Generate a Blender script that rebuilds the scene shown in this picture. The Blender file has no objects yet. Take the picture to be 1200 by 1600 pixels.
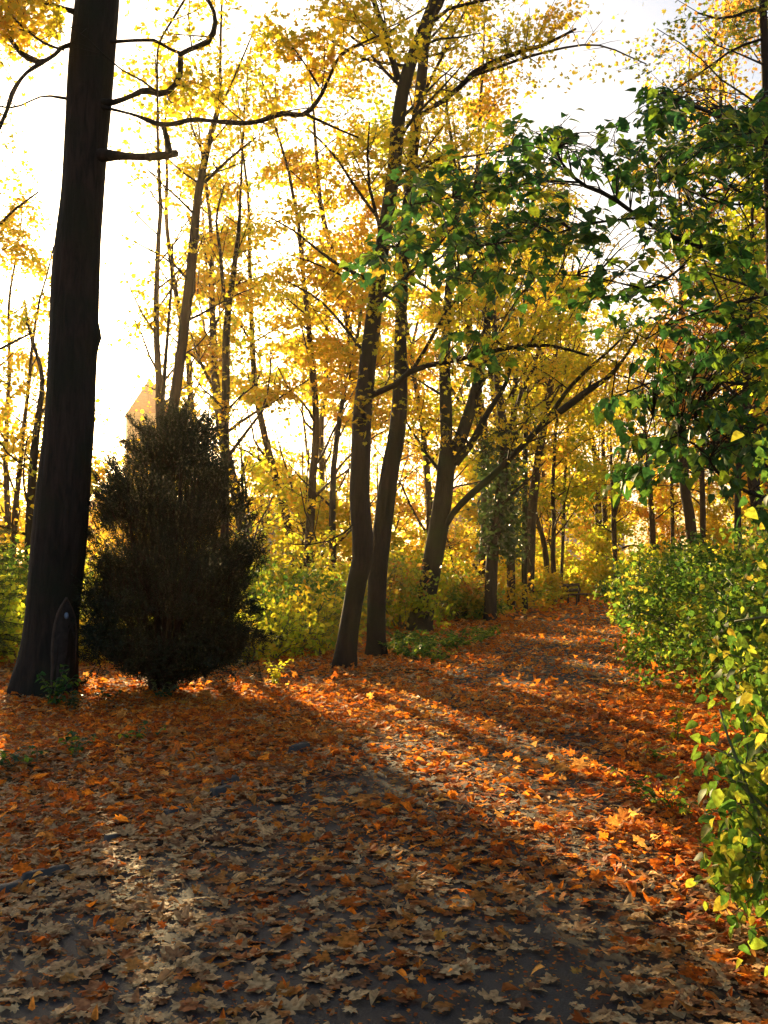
import bpy, math, random
import numpy as np
from mathutils import Vector

R = math.radians
scene = bpy.context.scene
col = scene.collection
rng = np.random.default_rng(7)
random.seed(7)

# ------------------------------------------------------------------ camera, sky, sun, exposure
CAM_H, PITCH, FPX = 1.6, R(3.3), 1556.0
cam_d = bpy.data.cameras.new('camera')
cam = bpy.data.objects.new('camera', cam_d); col.objects.link(cam)
cam.location = (0, 0, CAM_H); cam.rotation_euler = (R(90) + PITCH, 0, 0)
cam_d.sensor_fit = 'VERTICAL'; cam_d.sensor_height = 36.0; cam_d.lens = 35.01
cam_d.clip_start = 0.05; cam_d.clip_end = 6000
scene.camera = cam

SUN_EL, SUN_AZ = R(13.4), R(-17.7)      # azimuth measured from +Y towards +X
world = bpy.data.worlds.new('World'); scene.world = world; world.use_nodes = True
wn = world.node_tree.nodes; wl = world.node_tree.links
sky = wn.new('ShaderNodeTexSky'); sky.sky_type = 'NISHITA'; sky.sun_disc = False
sky.sun_elevation = SUN_EL; sky.sun_rotation = SUN_AZ
sky.altitude = 200; sky.air_density = 1.0; sky.dust_density = 4.0; sky.ozone_density = 1.0
wl.new(sky.outputs[0], wn['Background'].inputs[0]); wn['Background'].inputs[1].default_value = 0.061

sd = bpy.data.lights.new('sun', 'SUN'); sun = bpy.data.objects.new('sun', sd); col.objects.link(sun)
sd.energy = 5.0; sd.angle = R(0.55); sd.color = (1.0, 0.73, 0.36)
SV = np.array([math.sin(SUN_AZ) * math.cos(SUN_EL), math.cos(SUN_AZ) * math.cos(SUN_EL), math.sin(SUN_EL)])
sun.rotation_euler = Vector(SV).to_track_quat('Z', 'Y').to_euler()
sun.location = (-8, 20, 14)

scene.view_settings.view_transform = 'Standard'; scene.view_settings.look = 'None'
scene.view_settings.gamma = 1; scene.view_settings.exposure = 1.9
scene.cycles.use_denoising = True
scene.cycles.max_bounces = 9; scene.cycles.diffuse_bounces = 4; scene.cycles.transmission_bounces = 8
scene.cycles.glossy_bounces = 2; scene.cycles.volume_bounces = 0; scene.cycles.transparent_max_bounces = 4

# ------------------------------------------------------------------ picture <-> world
cp, sp = math.cos(PITCH), math.sin(PITCH)
def P(px, py, Y):
    dx = (px - 600) / FPX; dy = (800 - py) / FPX
    y = cp - dy * sp; z = sp + dy * cp
    return np.array([dx * Y / y, Y, CAM_H + z * Y / y])
def project(p):
    p = np.atleast_2d(p); q = p - np.array([0, 0, CAM_H])
    f = q[:, 1] * cp + q[:, 2] * sp; u = -q[:, 1] * sp + q[:, 2] * cp
    f = np.maximum(f, 0.05)
    return 600 + FPX * q[:, 0] / f, 800 - FPX * u / f

PY = [-10, 0, 3.5, 4.9, 8.3, 11.9, 22.6, 50, 60, 72, 90]
PL = [-5, -3.2, -2.3, -1.9, -0.6, 0.1, 2.8, 9.3, 13.5, 24, 50]
PR = [0.4, 1.0, 1.3, 1.55, 2.15, 3.1, 5.6, 12.6, 17.5, 29, 56]
def pl(y): return np.interp(y, PY, PL)
def pr(y): return np.interp(y, PY, PR)
def sm(x, a, b):
    t = np.clip((x - a) / (b - a), 0, 1); return t * t * (3 - 2 * t)
def wob(x, y, s, k):
    return (np.sin(x * s + 1.3 * k + 1.7 * np.sin(y * s * .7 + k)) + np.sin(y * s * 1.13 + 2.1 * k + 1.5 * np.sin(x * s * .83 - k))) * .5
def gz(x, y):
    x = np.asarray(x, float); y = np.asarray(y, float)
    L = pl(y) - x; Rr = x - pr(y)
    off = np.maximum(sm(L, 0.0, 1.2), sm(Rr, 0.0, 1.0))
    z = off * (0.05 + 0.035 * wob(x, y, 1.1, 1) + 0.02 * wob(x, y, 3.1, 2))
    z = z + 0.28 * sm(Rr, 0.2, 4.0)
    drop = sm(L, 3.5, 45) * sm(y, 17, 60)
    z = z - 9.0 * drop
    z = z - 5.0 * sm(y, 66, 140) * (1 - drop)
    r = np.hypot(x, y)
    z = z + sm(r, 350, 1100) * (24 + 7 * wob(x, y, .006, 3)) + sm(r, 120, 300) * 1.5 * wob(x, y, .03, 5)
    return z

# photo's share of leaves against open sky, 100 px cells (rows from the top)
GRID = np.array([
 [.42,.42,.55,.42,.42,.60,.75,.85,.80,.50,.45,.75],
 [.22,.10,.18,.62,.85,.85,.90,.90,.85,.60,.75,.90],
 [.08,.05,.16,.50,.60,.85,.95,1,.95,.90,.90,.95],
 [.60,.05,.08,.55,.80,.95,1,1,.95,.90,.90,.95],
 [.20,.04,.34,.75,.95,1,1,1,.95,.90,.90,.95],
 [.55,.04,.22,.75,1,1,1,1,1,.90,.95,.95],
 [.75,.12,.30,.75,.95,1,1,1,1,.95,.95,.95],
 [1,.8,.8,1,1,1,1,1,1,1,1,1],
 [1,1,1,1,1,1,1,1,1,1,1,1]])
def dens(px, py):
    gx = np.clip(px / 100 - .5, 0, 10.999); gy = np.clip(py / 100 - .5, 0, 7.999)
    ix = gx.astype(int); iy = gy.astype(int); fx = gx - ix; fy = gy - iy
    a = GRID[iy, ix] * (1 - fx) + GRID[iy, ix + 1] * fx
    b = GRID[iy + 1, ix] * (1 - fx) + GRID[iy + 1, ix + 1] * fx
    return a * (1 - fy) + b * fy

# ------------------------------------------------------------------ mesh collectors
class MB:
    def __init__(s): s.v = []; s.t = []; s.q = []; s.n = 0
    def add(s, v, tris=None, quads=None):
        if tris is not None and len(tris): s.t.append(np.asarray(tris) + s.n)
        if quads is not None and len(quads): s.q.append(np.asarray(quads) + s.n)
        s.v.append(np.asarray(v, float)); s.n += len(v)
    def build(s, name, mat, parent=None, smooth=False, origin=None):
        me = bpy.data.meshes.new(name)
        V = np.concatenate(s.v) if s.v else np.zeros((0, 3))
        if parent is not None: V = V - np.array(parent.location)
        elif origin is not None: V = V - np.array(origin)
        T = np.concatenate(s.t) if s.t else np.zeros((0, 3), int)
        Q = np.concatenate(s.q) if s.q else np.zeros((0, 4), int)
        me.vertices.add(len(V)); me.vertices.foreach_set('co', V.astype(np.float32).ravel())
        idx = np.concatenate([T.ravel(), Q.ravel()]).astype(np.int32)
        me.loops.add(len(idx)); me.loops.foreach_set('vertex_index', idx)
        nf = len(T) + len(Q); me.polygons.add(nf)
        st = np.concatenate([np.arange(len(T)) * 3, len(T) * 3 + np.arange(len(Q)) * 4]).astype(np.int32)
        me.polygons.foreach_set('loop_start', st)
        if smooth: me.polygons.foreach_set('use_smooth', np.ones(nf, bool))
        me.update(calc_edges=True); me.validate()
        me.materials.append(mat)
        o = bpy.data.objects.new(name, me); col.objects.link(o)
        if parent is not None: o.parent = parent
        elif origin is not None: o.location = origin
        return o

def tag(o, label=None, cat=None, group=None, kind=None):
    if label: o['label'] = label
    if cat: o['category'] = cat
    if group: o['group'] = group
    if kind: o['kind'] = kind
    return o
def empty(name, loc, label, cat, group=None):
    o = bpy.data.objects.new(name, None); col.objects.link(o); o.location = [float(a) for a in loc]
    o.empty_display_size = .3
    return tag(o, label, cat, group)

def tube(mb, pts, rad, sides=6, rough=0.0, cap=True, seed=0):
    pts = np.asarray(pts, float); rad = np.asarray(rad, float); n = len(pts)
    t = np.gradient(pts, axis=0); t /= np.linalg.norm(t, axis=1)[:, None] + 1e-9
    ref = np.array([0, 1.0, 0]) if abs(t[0][1]) < .8 else np.array([1.0, 0, 0])
    u = ref - (t @ ref)[:, None] * t; u /= np.linalg.norm(u, axis=1)[:, None] + 1e-9
    w = np.cross(t, u)
    a = np.arange(sides) * 2 * math.pi / sides
    rr = rad[:, None] * np.ones(sides)
    if rough:
        k = np.arange(n)[:, None]
        rr = rr * (1 + rough * (np.sin(3 * a + seed + k * .5) * .5 + np.sin(5 * a + 2 * seed + k * .23) * .4 + np.sin(8 * a - k * .31 + seed) * .25))
    V = pts[:, None, :] + rr[..., None] * (np.cos(a)[None, :, None] * u[:, None, :] + np.sin(a)[None, :, None] * w[:, None, :])
    V = V.reshape(-1, 3)
    i = np.arange(n - 1)[:, None] * sides; j = np.arange(sides)[None, :]; j2 = (j + 1) % sides
    Q = np.stack([i + j, i + j2, i + sides + j2, i + sides + j], -1).reshape(-1, 4)
    T = None
    if cap:
        V = np.vstack([V, pts[-1] + t[-1] * rad[-1] * .5]); e = (n - 1) * sides
        T = [[e + k, e + (k + 1) % sides, n * sides] for k in range(sides)]
    mb.add(V, T, Q)

def smooth_path(pts, rad, step):
    pts = np.asarray(pts, float); rad = np.asarray(rad, float)
    d = np.r_[0, np.cumsum(np.linalg.norm(np.diff(pts, axis=0), axis=1))]
    n = max(3, int(d[-1] / step) + 1); s = np.linspace(0, d[-1], n)
    m = np.gradient(pts, d, axis=0) if len(pts) > 2 else np.repeat(((pts[-1] - pts[0]) / d[-1])[None], 2, 0)
    k = np.clip(np.searchsorted(d, s, side='right') - 1, 0, len(d) - 2)
    h = (d[k + 1] - d[k])[:, None]; t = ((s - d[k])[:, None]) / h
    out = (2*t**3-3*t**2+1)*pts[k] + (t**3-2*t**2+t)*h*m[k] + (-2*t**3+3*t**2)*pts[k+1] + (t**3-t**2)*h*m[k+1]
    return out, np.interp(s, d, rad)

# ------------------------------------------------------------------ leaf shapes (unit length along +Y, normal +Z)
def ovate(n=3, fold=.12, droop=.18, wid=.36):
    ys = np.linspace(0, 1, n + 2); V = []; Q = []; T = []
    w = wid * np.sin(np.pi * ys ** .75) ** .8 * (1 - .25 * ys)
    mid = [[0, y, -droop * y * y] for y in ys]
    V = mid[:]
    for sgn in (-1, 1):
        b = len(V)
        for k in range(1, n + 1): V.append([sgn * w[k], ys[k], fold * w[k] / wid - droop * ys[k] ** 2])
        f = (lambda a: a) if sgn > 0 else (lambda a: a[::-1])
        T.append(f([0, b, 1]))
        for k in range(n - 1): Q.append(f([1 + k, b + k, b + k + 1, 2 + k]))
        T.append(f([n, b + n - 1, n + 1]))
    return np.array(V), np.array(T), np.array(Q)
def maple(curl, lobes=5, detail=2, seed=0):
    r = random.Random(seed); out = []
    ang = [-150, -120, -92, -65, -44, -22, 0, 22, 44, 65, 92, 120, 150]
    rad = [.40, .32, .52, .40, .56, .38, .70, .38, .56, .40, .52, .32, .40]
    if detail == 2:
        ang = [-165, -140, -122, -105, -88, -74, -62, -48, -34, -24, -14, 0, 14, 24, 34, 48, 62, 74, 88, 105, 122, 140, 165]
        rad = [.20, .36, .30, .42, .56, .46, .38, .60, .48, .38, .52, .70, .52, .38, .48, .60, .38, .46, .56, .42, .30, .36, .20]
    if detail == 0:
        ang = [-140, -90, -50, -25, 0, 25, 50, 90, 140]; rad = [.40, .52, .30, .40, .70, .40, .30, .52, .40]
    V = [[0, 0, 0]]
    for a, q in zip(ang, rad):
        q *= r.uniform(.88, 1.12); a = R(a + r.uniform(-4, 4))
        x, y = math.sin(a) * q, math.cos(a) * q
        z = .40 * (curl[0] * x * x + curl[1] * y * abs(y) + curl[2] * x * y) + r.uniform(-.05, .05)
        V.append([x, y, z])
    n = len(V) - 1
    T = [[0, k + 1, k] for k in range(1, n)]
    V = np.array(V); V[:, 1] += .3
    return V, np.array(T), None
diamond = (np.array([[0, 0, 0], [.38, .45, .08], [0, 1, -.06], [-.38, .45, .05]]), None, np.array([[0, 1, 2, 3]]))
blade = (np.array([[-.05, 0, 0], [.05, 0, 0], [.11, .5, .03], [0, 1, 0], [-.11, .5, .0]]), np.array([[2, 3, 4]]), np.array([[0, 1, 2, 4]]))
penta = (np.array([[0, 0, 0], [.42, .2, .1], [.34, .72, -.04], [0, 1, .08], [-.34, .66, .06], [-.44, .25, -.05]]),
         np.array([[0, 1, 2], [0, 2, 3], [0, 3, 4], [0, 4, 5]]), None)

def put(mb, tmpl, pos, d, n, size):
    """copies of one leaf shape: d = midrib direction, n = rough normal"""
    V, T, Q = tmpl
    d = d / (np.linalg.norm(d, axis=1)[:, None] + 1e-9)
    x = np.cross(d, n); x /= np.linalg.norm(x, axis=1)[:, None] + 1e-9
    z = np.cross(x, d)
    size = np.asarray(size)[:, None, None] * np.ones((len(pos), 1, 1))
    W = pos[:, None, :] + size * (V[None, :, 0:1] * x[:, None, :] + V[None, :, 1:2] * d[:, None, :] + V[None, :, 2:3] * z[:, None, :])
    base = (np.arange(len(pos)) * len(V))[:, None, None]
    mb.add(W.reshape(-1, 3), (T[None] + base).reshape(-1, 3) if T is not None else None, (Q[None] + base).reshape(-1, 4) if Q is not None else None)

# ------------------------------------------------------------------ materials
def newmat(name):
    m = bpy.data.materials.new(name); m.use_nodes = True
    nt = m.node_tree; nt.nodes.clear()
    return m, nt.nodes, nt.links
def ramp(N, stops, interp='LINEAR'):
    r = N.new('ShaderNodeValToRGB'); r.color_ramp.interpolation = interp; e = r.color_ramp.elements
    while len(e) < len(stops): e.new(.5)
    for i, (p, c) in enumerate(stops): e[i].position = p; e[i].color = (*c, 1)
    return r
def leafmat(name, stops, trans=.5, tgain=1.3, gloss=.35, rough=.5, nscale=.8, nmix=.45, spots=False):
    m, N, L = newmat(name)
    out = N.new('ShaderNodeOutputMaterial'); geo = N.new('ShaderNodeNewGeometry')
    no = N.new('ShaderNodeTexNoise'); no.inputs['Scale'].default_value = nscale; no.inputs['Detail'].default_value = 2
    L.new(geo.outputs['Position'], no.inputs['Vector'])
    mr = N.new('ShaderNodeMapRange'); mr.inputs[1].default_value = .3; mr.inputs[2].default_value = .7
    L.new(no.outputs[0], mr.inputs[0])
    mx = N.new('ShaderNodeMix'); mx.data_type = 'FLOAT'; mx.inputs[0].default_value = nmix
    L.new(geo.outputs['Random Per Island'], mx.inputs[2]); L.new(mr.outputs[0], mx.inputs[3])
    rp = ramp(N, stops); L.new(mx.outputs[0], rp.inputs[0])
    cout = rp.outputs[0]
    if spots:
        n2 = N.new('ShaderNodeTexNoise'); n2.inputs['Scale'].default_value = 45; n2.inputs['Detail'].default_value = 3
        L.new(geo.outputs['Position'], n2.inputs['Vector'])
        r2 = ramp(N, [(.35, (.45, .36, .3)), (.62, (1.15, 1.15, 1.15))]); L.new(n2.outputs[0], r2.inputs[0])
        mu = N.new('ShaderNodeMix'); mu.data_type = 'RGBA'; mu.blend_type = 'MULTIPLY'; mu.inputs[0].default_value = .8
        L.new(cout, mu.inputs[6]); L.new(r2.outputs[0], mu.inputs[7]); cout = mu.outputs[2]
    pb = N.new('ShaderNodeBsdfPrincipled'); pb.inputs['Roughness'].default_value = rough
    pb.inputs['Specular IOR Level'].default_value = gloss
    L.new(cout, pb.inputs['Base Color'])
    tr = N.new('ShaderNodeBsdfTranslucent')
    sc = N.new('ShaderNodeVectorMath'); sc.operation = 'SCALE'; sc.inputs['Scale'].default_value = tgain
    L.new(cout, sc.inputs[0]); L.new(sc.outputs[0], tr.inputs[0])
    ms = N.new('ShaderNodeMixShader'); ms.inputs[0].default_value = trans
    L.new(pb.outputs[0], ms.inputs[1]); L.new(tr.outputs[0], ms.inputs[2]); L.new(ms.outputs[0], out.inputs[0])
    return m
def barkmat(name, c1, c2, moss=None, scale=7, bump=.6, stretch=.14):
    m, N, L = newmat(name)
    out = N.new('ShaderNodeOutputMaterial'); tc = N.new('ShaderNodeNewGeometry')
    mp = N.new('ShaderNodeMapping'); mp.inputs['Scale'].default_value = (1, 1, stretch); L.new(tc.outputs['Position'], mp.inputs[0])
    n1 = N.new('ShaderNodeTexNoise'); n1.inputs['Scale'].default_value = scale * 3; n1.inputs['Detail'].default_value = 6; n1.inputs['Roughness'].default_value = .65
    n1.inputs['Distortion'].default_value = .6
    L.new(mp.outputs[0], n1.inputs['Vector'])
    r1 = ramp(N, [(.32, c1), (.66, c2)]); L.new(n1.outputs[0], r1.inputs[0]); c = r1.outputs[0]
    n2 = N.new('ShaderNodeTexNoise'); n2.inputs['Scale'].default_value = 1.3; n2.inputs['Detail'].default_value = 5
    L.new(tc.outputs['Position'], n2.inputs['Vector'])
    if moss:
        r2 = ramp(N, [(.45, (0, 0, 0)), (.66, (1, 1, 1))]); L.new(n2.outputs[0], r2.inputs[0])
        mx = N.new('ShaderNodeMix'); mx.data_type = 'RGBA'; L.new(r2.outputs[0], mx.inputs[0]); L.new(c, mx.inputs[6]); mx.inputs[7].default_value = (*moss, 1)
        c = mx.outputs[2]
    pb = N.new('ShaderNodeBsdfPrincipled'); pb.inputs['Roughness'].default_value = .85; pb.inputs['Specular IOR Level'].default_value = .25
    L.new(c, pb.inputs['Base Color'])
    bp = N.new('ShaderNodeBump'); bp.inputs['Strength'].default_value = bump; bp.inputs['Distance'].default_value = .03
    L.new(n1.outputs[0], bp.inputs['Height']); L.new(bp.outputs[0], pb.inputs['Normal'])
    L.new(pb.outputs[0], out.inputs[0]); return m
def plain(name, c, rough=.7, var=.25, scale=4.0, bump=0):
    m, N, L = newmat(name)
    out = N.new('ShaderNodeOutputMaterial'); g = N.new('ShaderNodeNewGeometry')
    n = N.new('ShaderNodeTexNoise'); n.inputs['Scale'].default_value = scale; n.inputs['Detail'].default_value = 5
    L.new(g.outputs['Position'], n.inputs['Vector'])
    lo = tuple(a * (1 - var) for a in c); hi = tuple(min(1, a * (1 + var)) for a in c)
    r = ramp(N, [(.3, lo), (.7, hi)]); L.new(n.outputs[0], r.inputs[0])
    pb = N.new('ShaderNodeBsdfPrincipled'); pb.inputs['Roughness'].default_value = rough
    L.new(r.outputs[0], pb.inputs['Base Color'])
    if bump:
        b = N.new('ShaderNodeBump'); b.inputs['Strength'].default_value = bump; b.inputs['Distance'].default_value = .01
        L.new(n.outputs[0], b.inputs['Height']); L.new(b.outputs[0], pb.inputs['Normal'])
    L.new(pb.outputs[0], out.inputs[0]); return m

M = {}
M['yellow'] = leafmat('yellow_leaves', [(.0, (.26, .35, .03)), (.36, (.58, .50, .03)), (.68, (.82, .56, .035)), (.9, (.80, .42, .03)), (1, (.60, .26, .03))], .6, 1.14, .15, .6)
M['gold'] = leafmat('golden_leaves', [(.0, (.34, .38, .03)), (.36, (.70, .50, .03)), (.76, (.80, .43, .03)), (1, (.66, .28, .02))], .6, 1.14, .15, .6)
M['russet'] = leafmat('russet_leaves', [(.0, (.52, .34, .04)), (.5, (.55, .25, .04)), (1, (.36, .12, .03))], .55, 1.4, .3, .5)
M['lime'] = leafmat('yellow_green_leaves', [(.0, (.14, .26, .02)), (.35, (.38, .46, .03)), (.7, (.62, .54, .03)), (1, (.74, .46, .03))], .6, 1.5, .2, .55)
M['green'] = leafmat('green_leaves', [(.0, (.022, .080, .026)), (.5, (.042, .125, .02)), (.80, (.20, .30, .02)), (.95, (.50, .40, .03)), (1, (.55, .16, .02))], .45, 1.9, .25, .5, 1.2, .25, spots=True)
M['shrub'] = leafmat('shrub_leaves', [(.0, (.035, .10, .02)), (.38, (.08, .18, .025)), (.68, (.24, .34, .03)), (.90, (.60, .48, .05)), (1, (.50, .20, .04))], .52, 1.75, .18, .55, 1.6, .35, spots=True)
M['shrub2'] = leafmat('mixed_shrub_leaves', [(.0, (.06, .14, .02)), (.35, (.22, .30, .03)), (.65, (.58, .42, .04)), (.85, (.60, .22, .03)), (1, (.30, .07, .03))], .5, 1.4, .35, .45, .7, .5)
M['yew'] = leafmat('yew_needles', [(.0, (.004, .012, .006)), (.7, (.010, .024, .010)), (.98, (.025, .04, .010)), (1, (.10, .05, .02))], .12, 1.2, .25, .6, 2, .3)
M['ivy'] = leafmat('ivy_leaves', [(.0, (.02, .045, .012)), (.7, (.045, .085, .02)), (1, (.14, .16, .03))], .3, 1.3, .35, .4, 1, .3)
M['spruce'] = leafmat('spruce_needles', [(.0, (.05, .09, .02)), (1, (.16, .20, .03))], .4, 1.5, .2, .6, 1, .3)
M['litter'] = leafmat('fallen_leaf_skin', [(.0, (.14, .050, .022)), (.16, (.27, .12, .05)), (.30, (.50, .31, .14)), (.66, (.68, .48, .24)), (.74, (.34, .10, .025)), (.9, (.50, .22, .04)), (1, (.70, .50, .08))], .3, 1.7, .12, .65, .55, .25, spots=True)
M['litter_red'] = leafmat('fallen_red_leaf_skin', [(.0, (.20, .05, .015)), (.3, (.48, .12, .015)), (.6, (.64, .22, .02)), (.85, (.50, .28, .08)), (1, (.75, .42, .04))], .5, 2.2, .12, .65, .7, .25, spots=True)  # red leaves; also stands in for tan ones glowing orange in sun
M['bark1'] = barkmat('oak_bark', (.008, .006, .004), (.032, .022, .015), (.014, .016, .007), 5, 1.0)
M['bark2'] = barkmat('maple_bark', (.012, .008, .006), (.040, .025, .018), (.018, .018, .008), 6, .6)
M['bark3'] = barkmat('mossy_bark', (.013, .010, .007), (.040, .031, .019), (.030, .040, .011), 6, .6)
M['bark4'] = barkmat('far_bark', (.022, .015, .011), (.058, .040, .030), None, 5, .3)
M['scar'] = plain('bare_wood', (.026, .020, .016), .85, .5, 14, .9)
M['rim'] = plain('callus_bark', (.060, .036, .022), .8, .3, 14, .5)
M['pale'] = plain('pale_tag', (.20, .25, .33), .5, .1)
M['asphalt_stone'] = plain('kerb_stone', (.050, .045, .040), .8, .35, 18, .6)
M['bench'] = plain('bench_wood', (.055, .038, .025), .7, .3, 12, .3)
M['metal'] = plain('bench_metal', (.03, .03, .03), .5, .2)
M['wallw'] = plain('pale_render', (.62, .66, .74), .8, .06, 1)
M['walls'] = plain('sandstone', (.34, .24, .15), .9, .2, 1.5)
M['roofr'] = plain('red_roof_tiles', (.32, .13, .09), .8, .2, 3)
M['roofd'] = plain('dark_slate', (.12, .12, .13), .7, .2, 3)
M['glass'] = plain('window_glass', (.05, .06, .08), .15, .1)
M['stemg'] = plain('green_stem', (.12, .13, .05), .6, .2)

# ground: earth and small leaf fragments
def groundmat():
    m, N, L = newmat('leafy_ground'); out = N.new('ShaderNodeOutputMaterial'); g = N.new('ShaderNodeNewGeometry')
    v = N.new('ShaderNodeTexVoronoi'); v.inputs['Scale'].default_value = 11; v.inputs['Randomness'].default_value = 1
    nd = N.new('ShaderNodeTexNoise'); nd.inputs['Scale'].default_value = 18; L.new(g.outputs['Position'], nd.inputs['Vector'])
    ad = N.new('ShaderNodeMixRGB'); ad.blend_type = 'ADD'; ad.inputs[0].default_value = .12; L.new(g.outputs['Position'], ad.inputs[1]); L.new(nd.outputs['Color'], ad.inputs[2])
    L.new(ad.outputs[0], v.inputs['Vector'])
    sx = N.new('ShaderNodeSeparateColor'); L.new(v.outputs['Color'], sx.inputs[0])
    r = ramp(N, [(0, (.10, .045, .022)), (.3, (.22, .09, .035)), (.6, (.34, .13, .04)), (.8, (.30, .19, .09)), (1, (.45, .25, .06))]); L.new(sx.outputs[0], r.inputs[0])
    n = N.new('ShaderNodeTexNoise'); n.inputs['Scale'].default_value = .9; n.inputs['Detail'].default_value = 6; L.new(g.outputs['Position'], n.inputs['Vector'])
    rm = ramp(N, [(.42, (0, 0, 0)), (.60, (1, 1, 1))]); L.new(n.outputs[0], rm.inputs[0])
    mx = N.new('ShaderNodeMix'); mx.data_type = 'RGBA'; L.new(rm.outputs[0], mx.inputs[0]); L.new(r.outputs[0], mx.inputs[6]); mx.inputs[7].default_value = (.045, .040, .018, 1)
    pb = N.new('ShaderNodeBsdfPrincipled'); pb.inputs['Roughness'].default_value = .9; pb.inputs['Specular IOR Level'].default_value = .1
    L.new(mx.outputs[2], pb.inputs['Base Color'])
    b = N.new('ShaderNodeBump'); b.inputs['Strength'].default_value = .8; b.inputs['Distance'].default_value = .03
    L.new(v.outputs['Distance'], b.inputs['Height']); L.new(b.outputs[0], pb.inputs['Normal'])
    L.new(pb.outputs[0], out.inputs[0]); return m
def pathmat():
    m, N, L = newmat('worn_asphalt'); out = N.new('ShaderNodeOutputMaterial'); g = N.new('ShaderNodeNewGeometry')
    n = N.new('ShaderNodeTexNoise'); n.inputs['Scale'].default_value = 140; n.inputs['Detail'].default_value = 3; L.new(g.outputs['Position'], n.inputs['Vector'])
    r = ramp(N, [(.3, (.008, .009, .012)), (.55, (.019, .021, .027)), (.8, (.060, .063, .074))]); L.new(n.outputs[0], r.inputs[0])
    n2 = N.new('ShaderNodeTexNoise'); n2.inputs['Scale'].default_value = 1.5; n2.inputs['Detail'].default_value = 6; L.new(g.outputs['Position'], n2.inputs['Vector'])
    r2 = ramp(N, [(.35, (.65, .65, .65)), (.7, (1.25, 1.2, 1.1))]); L.new(n2.outputs[0], r2.inputs[0])
    mu = N.new('ShaderNodeMix'); mu.data_type = 'RGBA'; mu.blend_type = 'MULTIPLY'; mu.inputs[0].default_value = 1; L.new(r.outputs[0], mu.inputs[6]); L.new(r2.outputs[0], mu.inputs[7])
    pb = N.new('ShaderNodeBsdfPrincipled'); pb.inputs['Roughness'].default_value = .75; pb.inputs['Specular IOR Level'].default_value = .3
    L.new(mu.outputs[2], pb.inputs['Base Color'])
    b = N.new('ShaderNodeBump'); b.inputs['Strength'].default_value = .55; b.inputs['Distance'].default_value = .006
    L.new(n.outputs[0], b.inputs['Height']); L.new(b.outputs[0], pb.inputs['Normal'])
    L.new(pb.outputs[0], out.inputs[0]); return m

# ------------------------------------------------------------------ ground and path
def axis(a, b, step, far, grow=1.18):
    c = list(np.arange(a, b + 1e-6, step)); s = step; x = c[-1]
    while x < far: s *= grow; x += s; c.append(x)
    s = step; x = c[0]; lo = []
    while x > -far: s *= grow; x -= s; lo.append(x)
    return np.array(lo[::-1] + c)
gx = axis(-9, 14, .25, 2600); gy = axis(-2, 30, .25, 2600)
X, Y = np.meshgrid(gx, gy); Z = gz(X, Y)
mb = MB(); nx, ny = len(gx), len(gy)
i = np.arange(ny - 1)[:, None] * nx; j = np.arange(nx - 1)[None]
mb.add(np.stack([X, Y, Z], -1).reshape(-1, 3), None, np.stack([i + j, i + j + 1, i + nx + j + 1, i + nx + j], -1).reshape(-1, 4))
tag(mb.build('ground', groundmat(), smooth=True), kind='structure')
ys = np.concatenate([np.arange(-8, 60, .3), np.arange(60, 90, 1.0)]); us = np.linspace(0, 1, 14)
V = []
for y in ys:
    e0 = .10 * math.sin(y * 1.9) + .06 * math.sin(y * 4.7); e1 = .09 * math.sin(y * 2.3 + 1) + .05 * math.sin(y * 5.1)
    xs = pl(y) + e0 + (pr(y) + e1 - pl(y) - e0) * us
    for x, u in zip(xs, us): V.append([x, y, gz(x, y) + .006 + .02 * math.sin(math.pi * u)])
i = np.arange(len(ys) - 1)[:, None] * 14; j = np.arange(13)[None]
mb = MB(); mb.add(V, None, np.stack([i + j, i + j + 1, i + 14 + j + 1, i + 14 + j], -1).reshape(-1, 4))
tag(mb.build('path', pathmat(), smooth=True), kind='structure')

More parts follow.
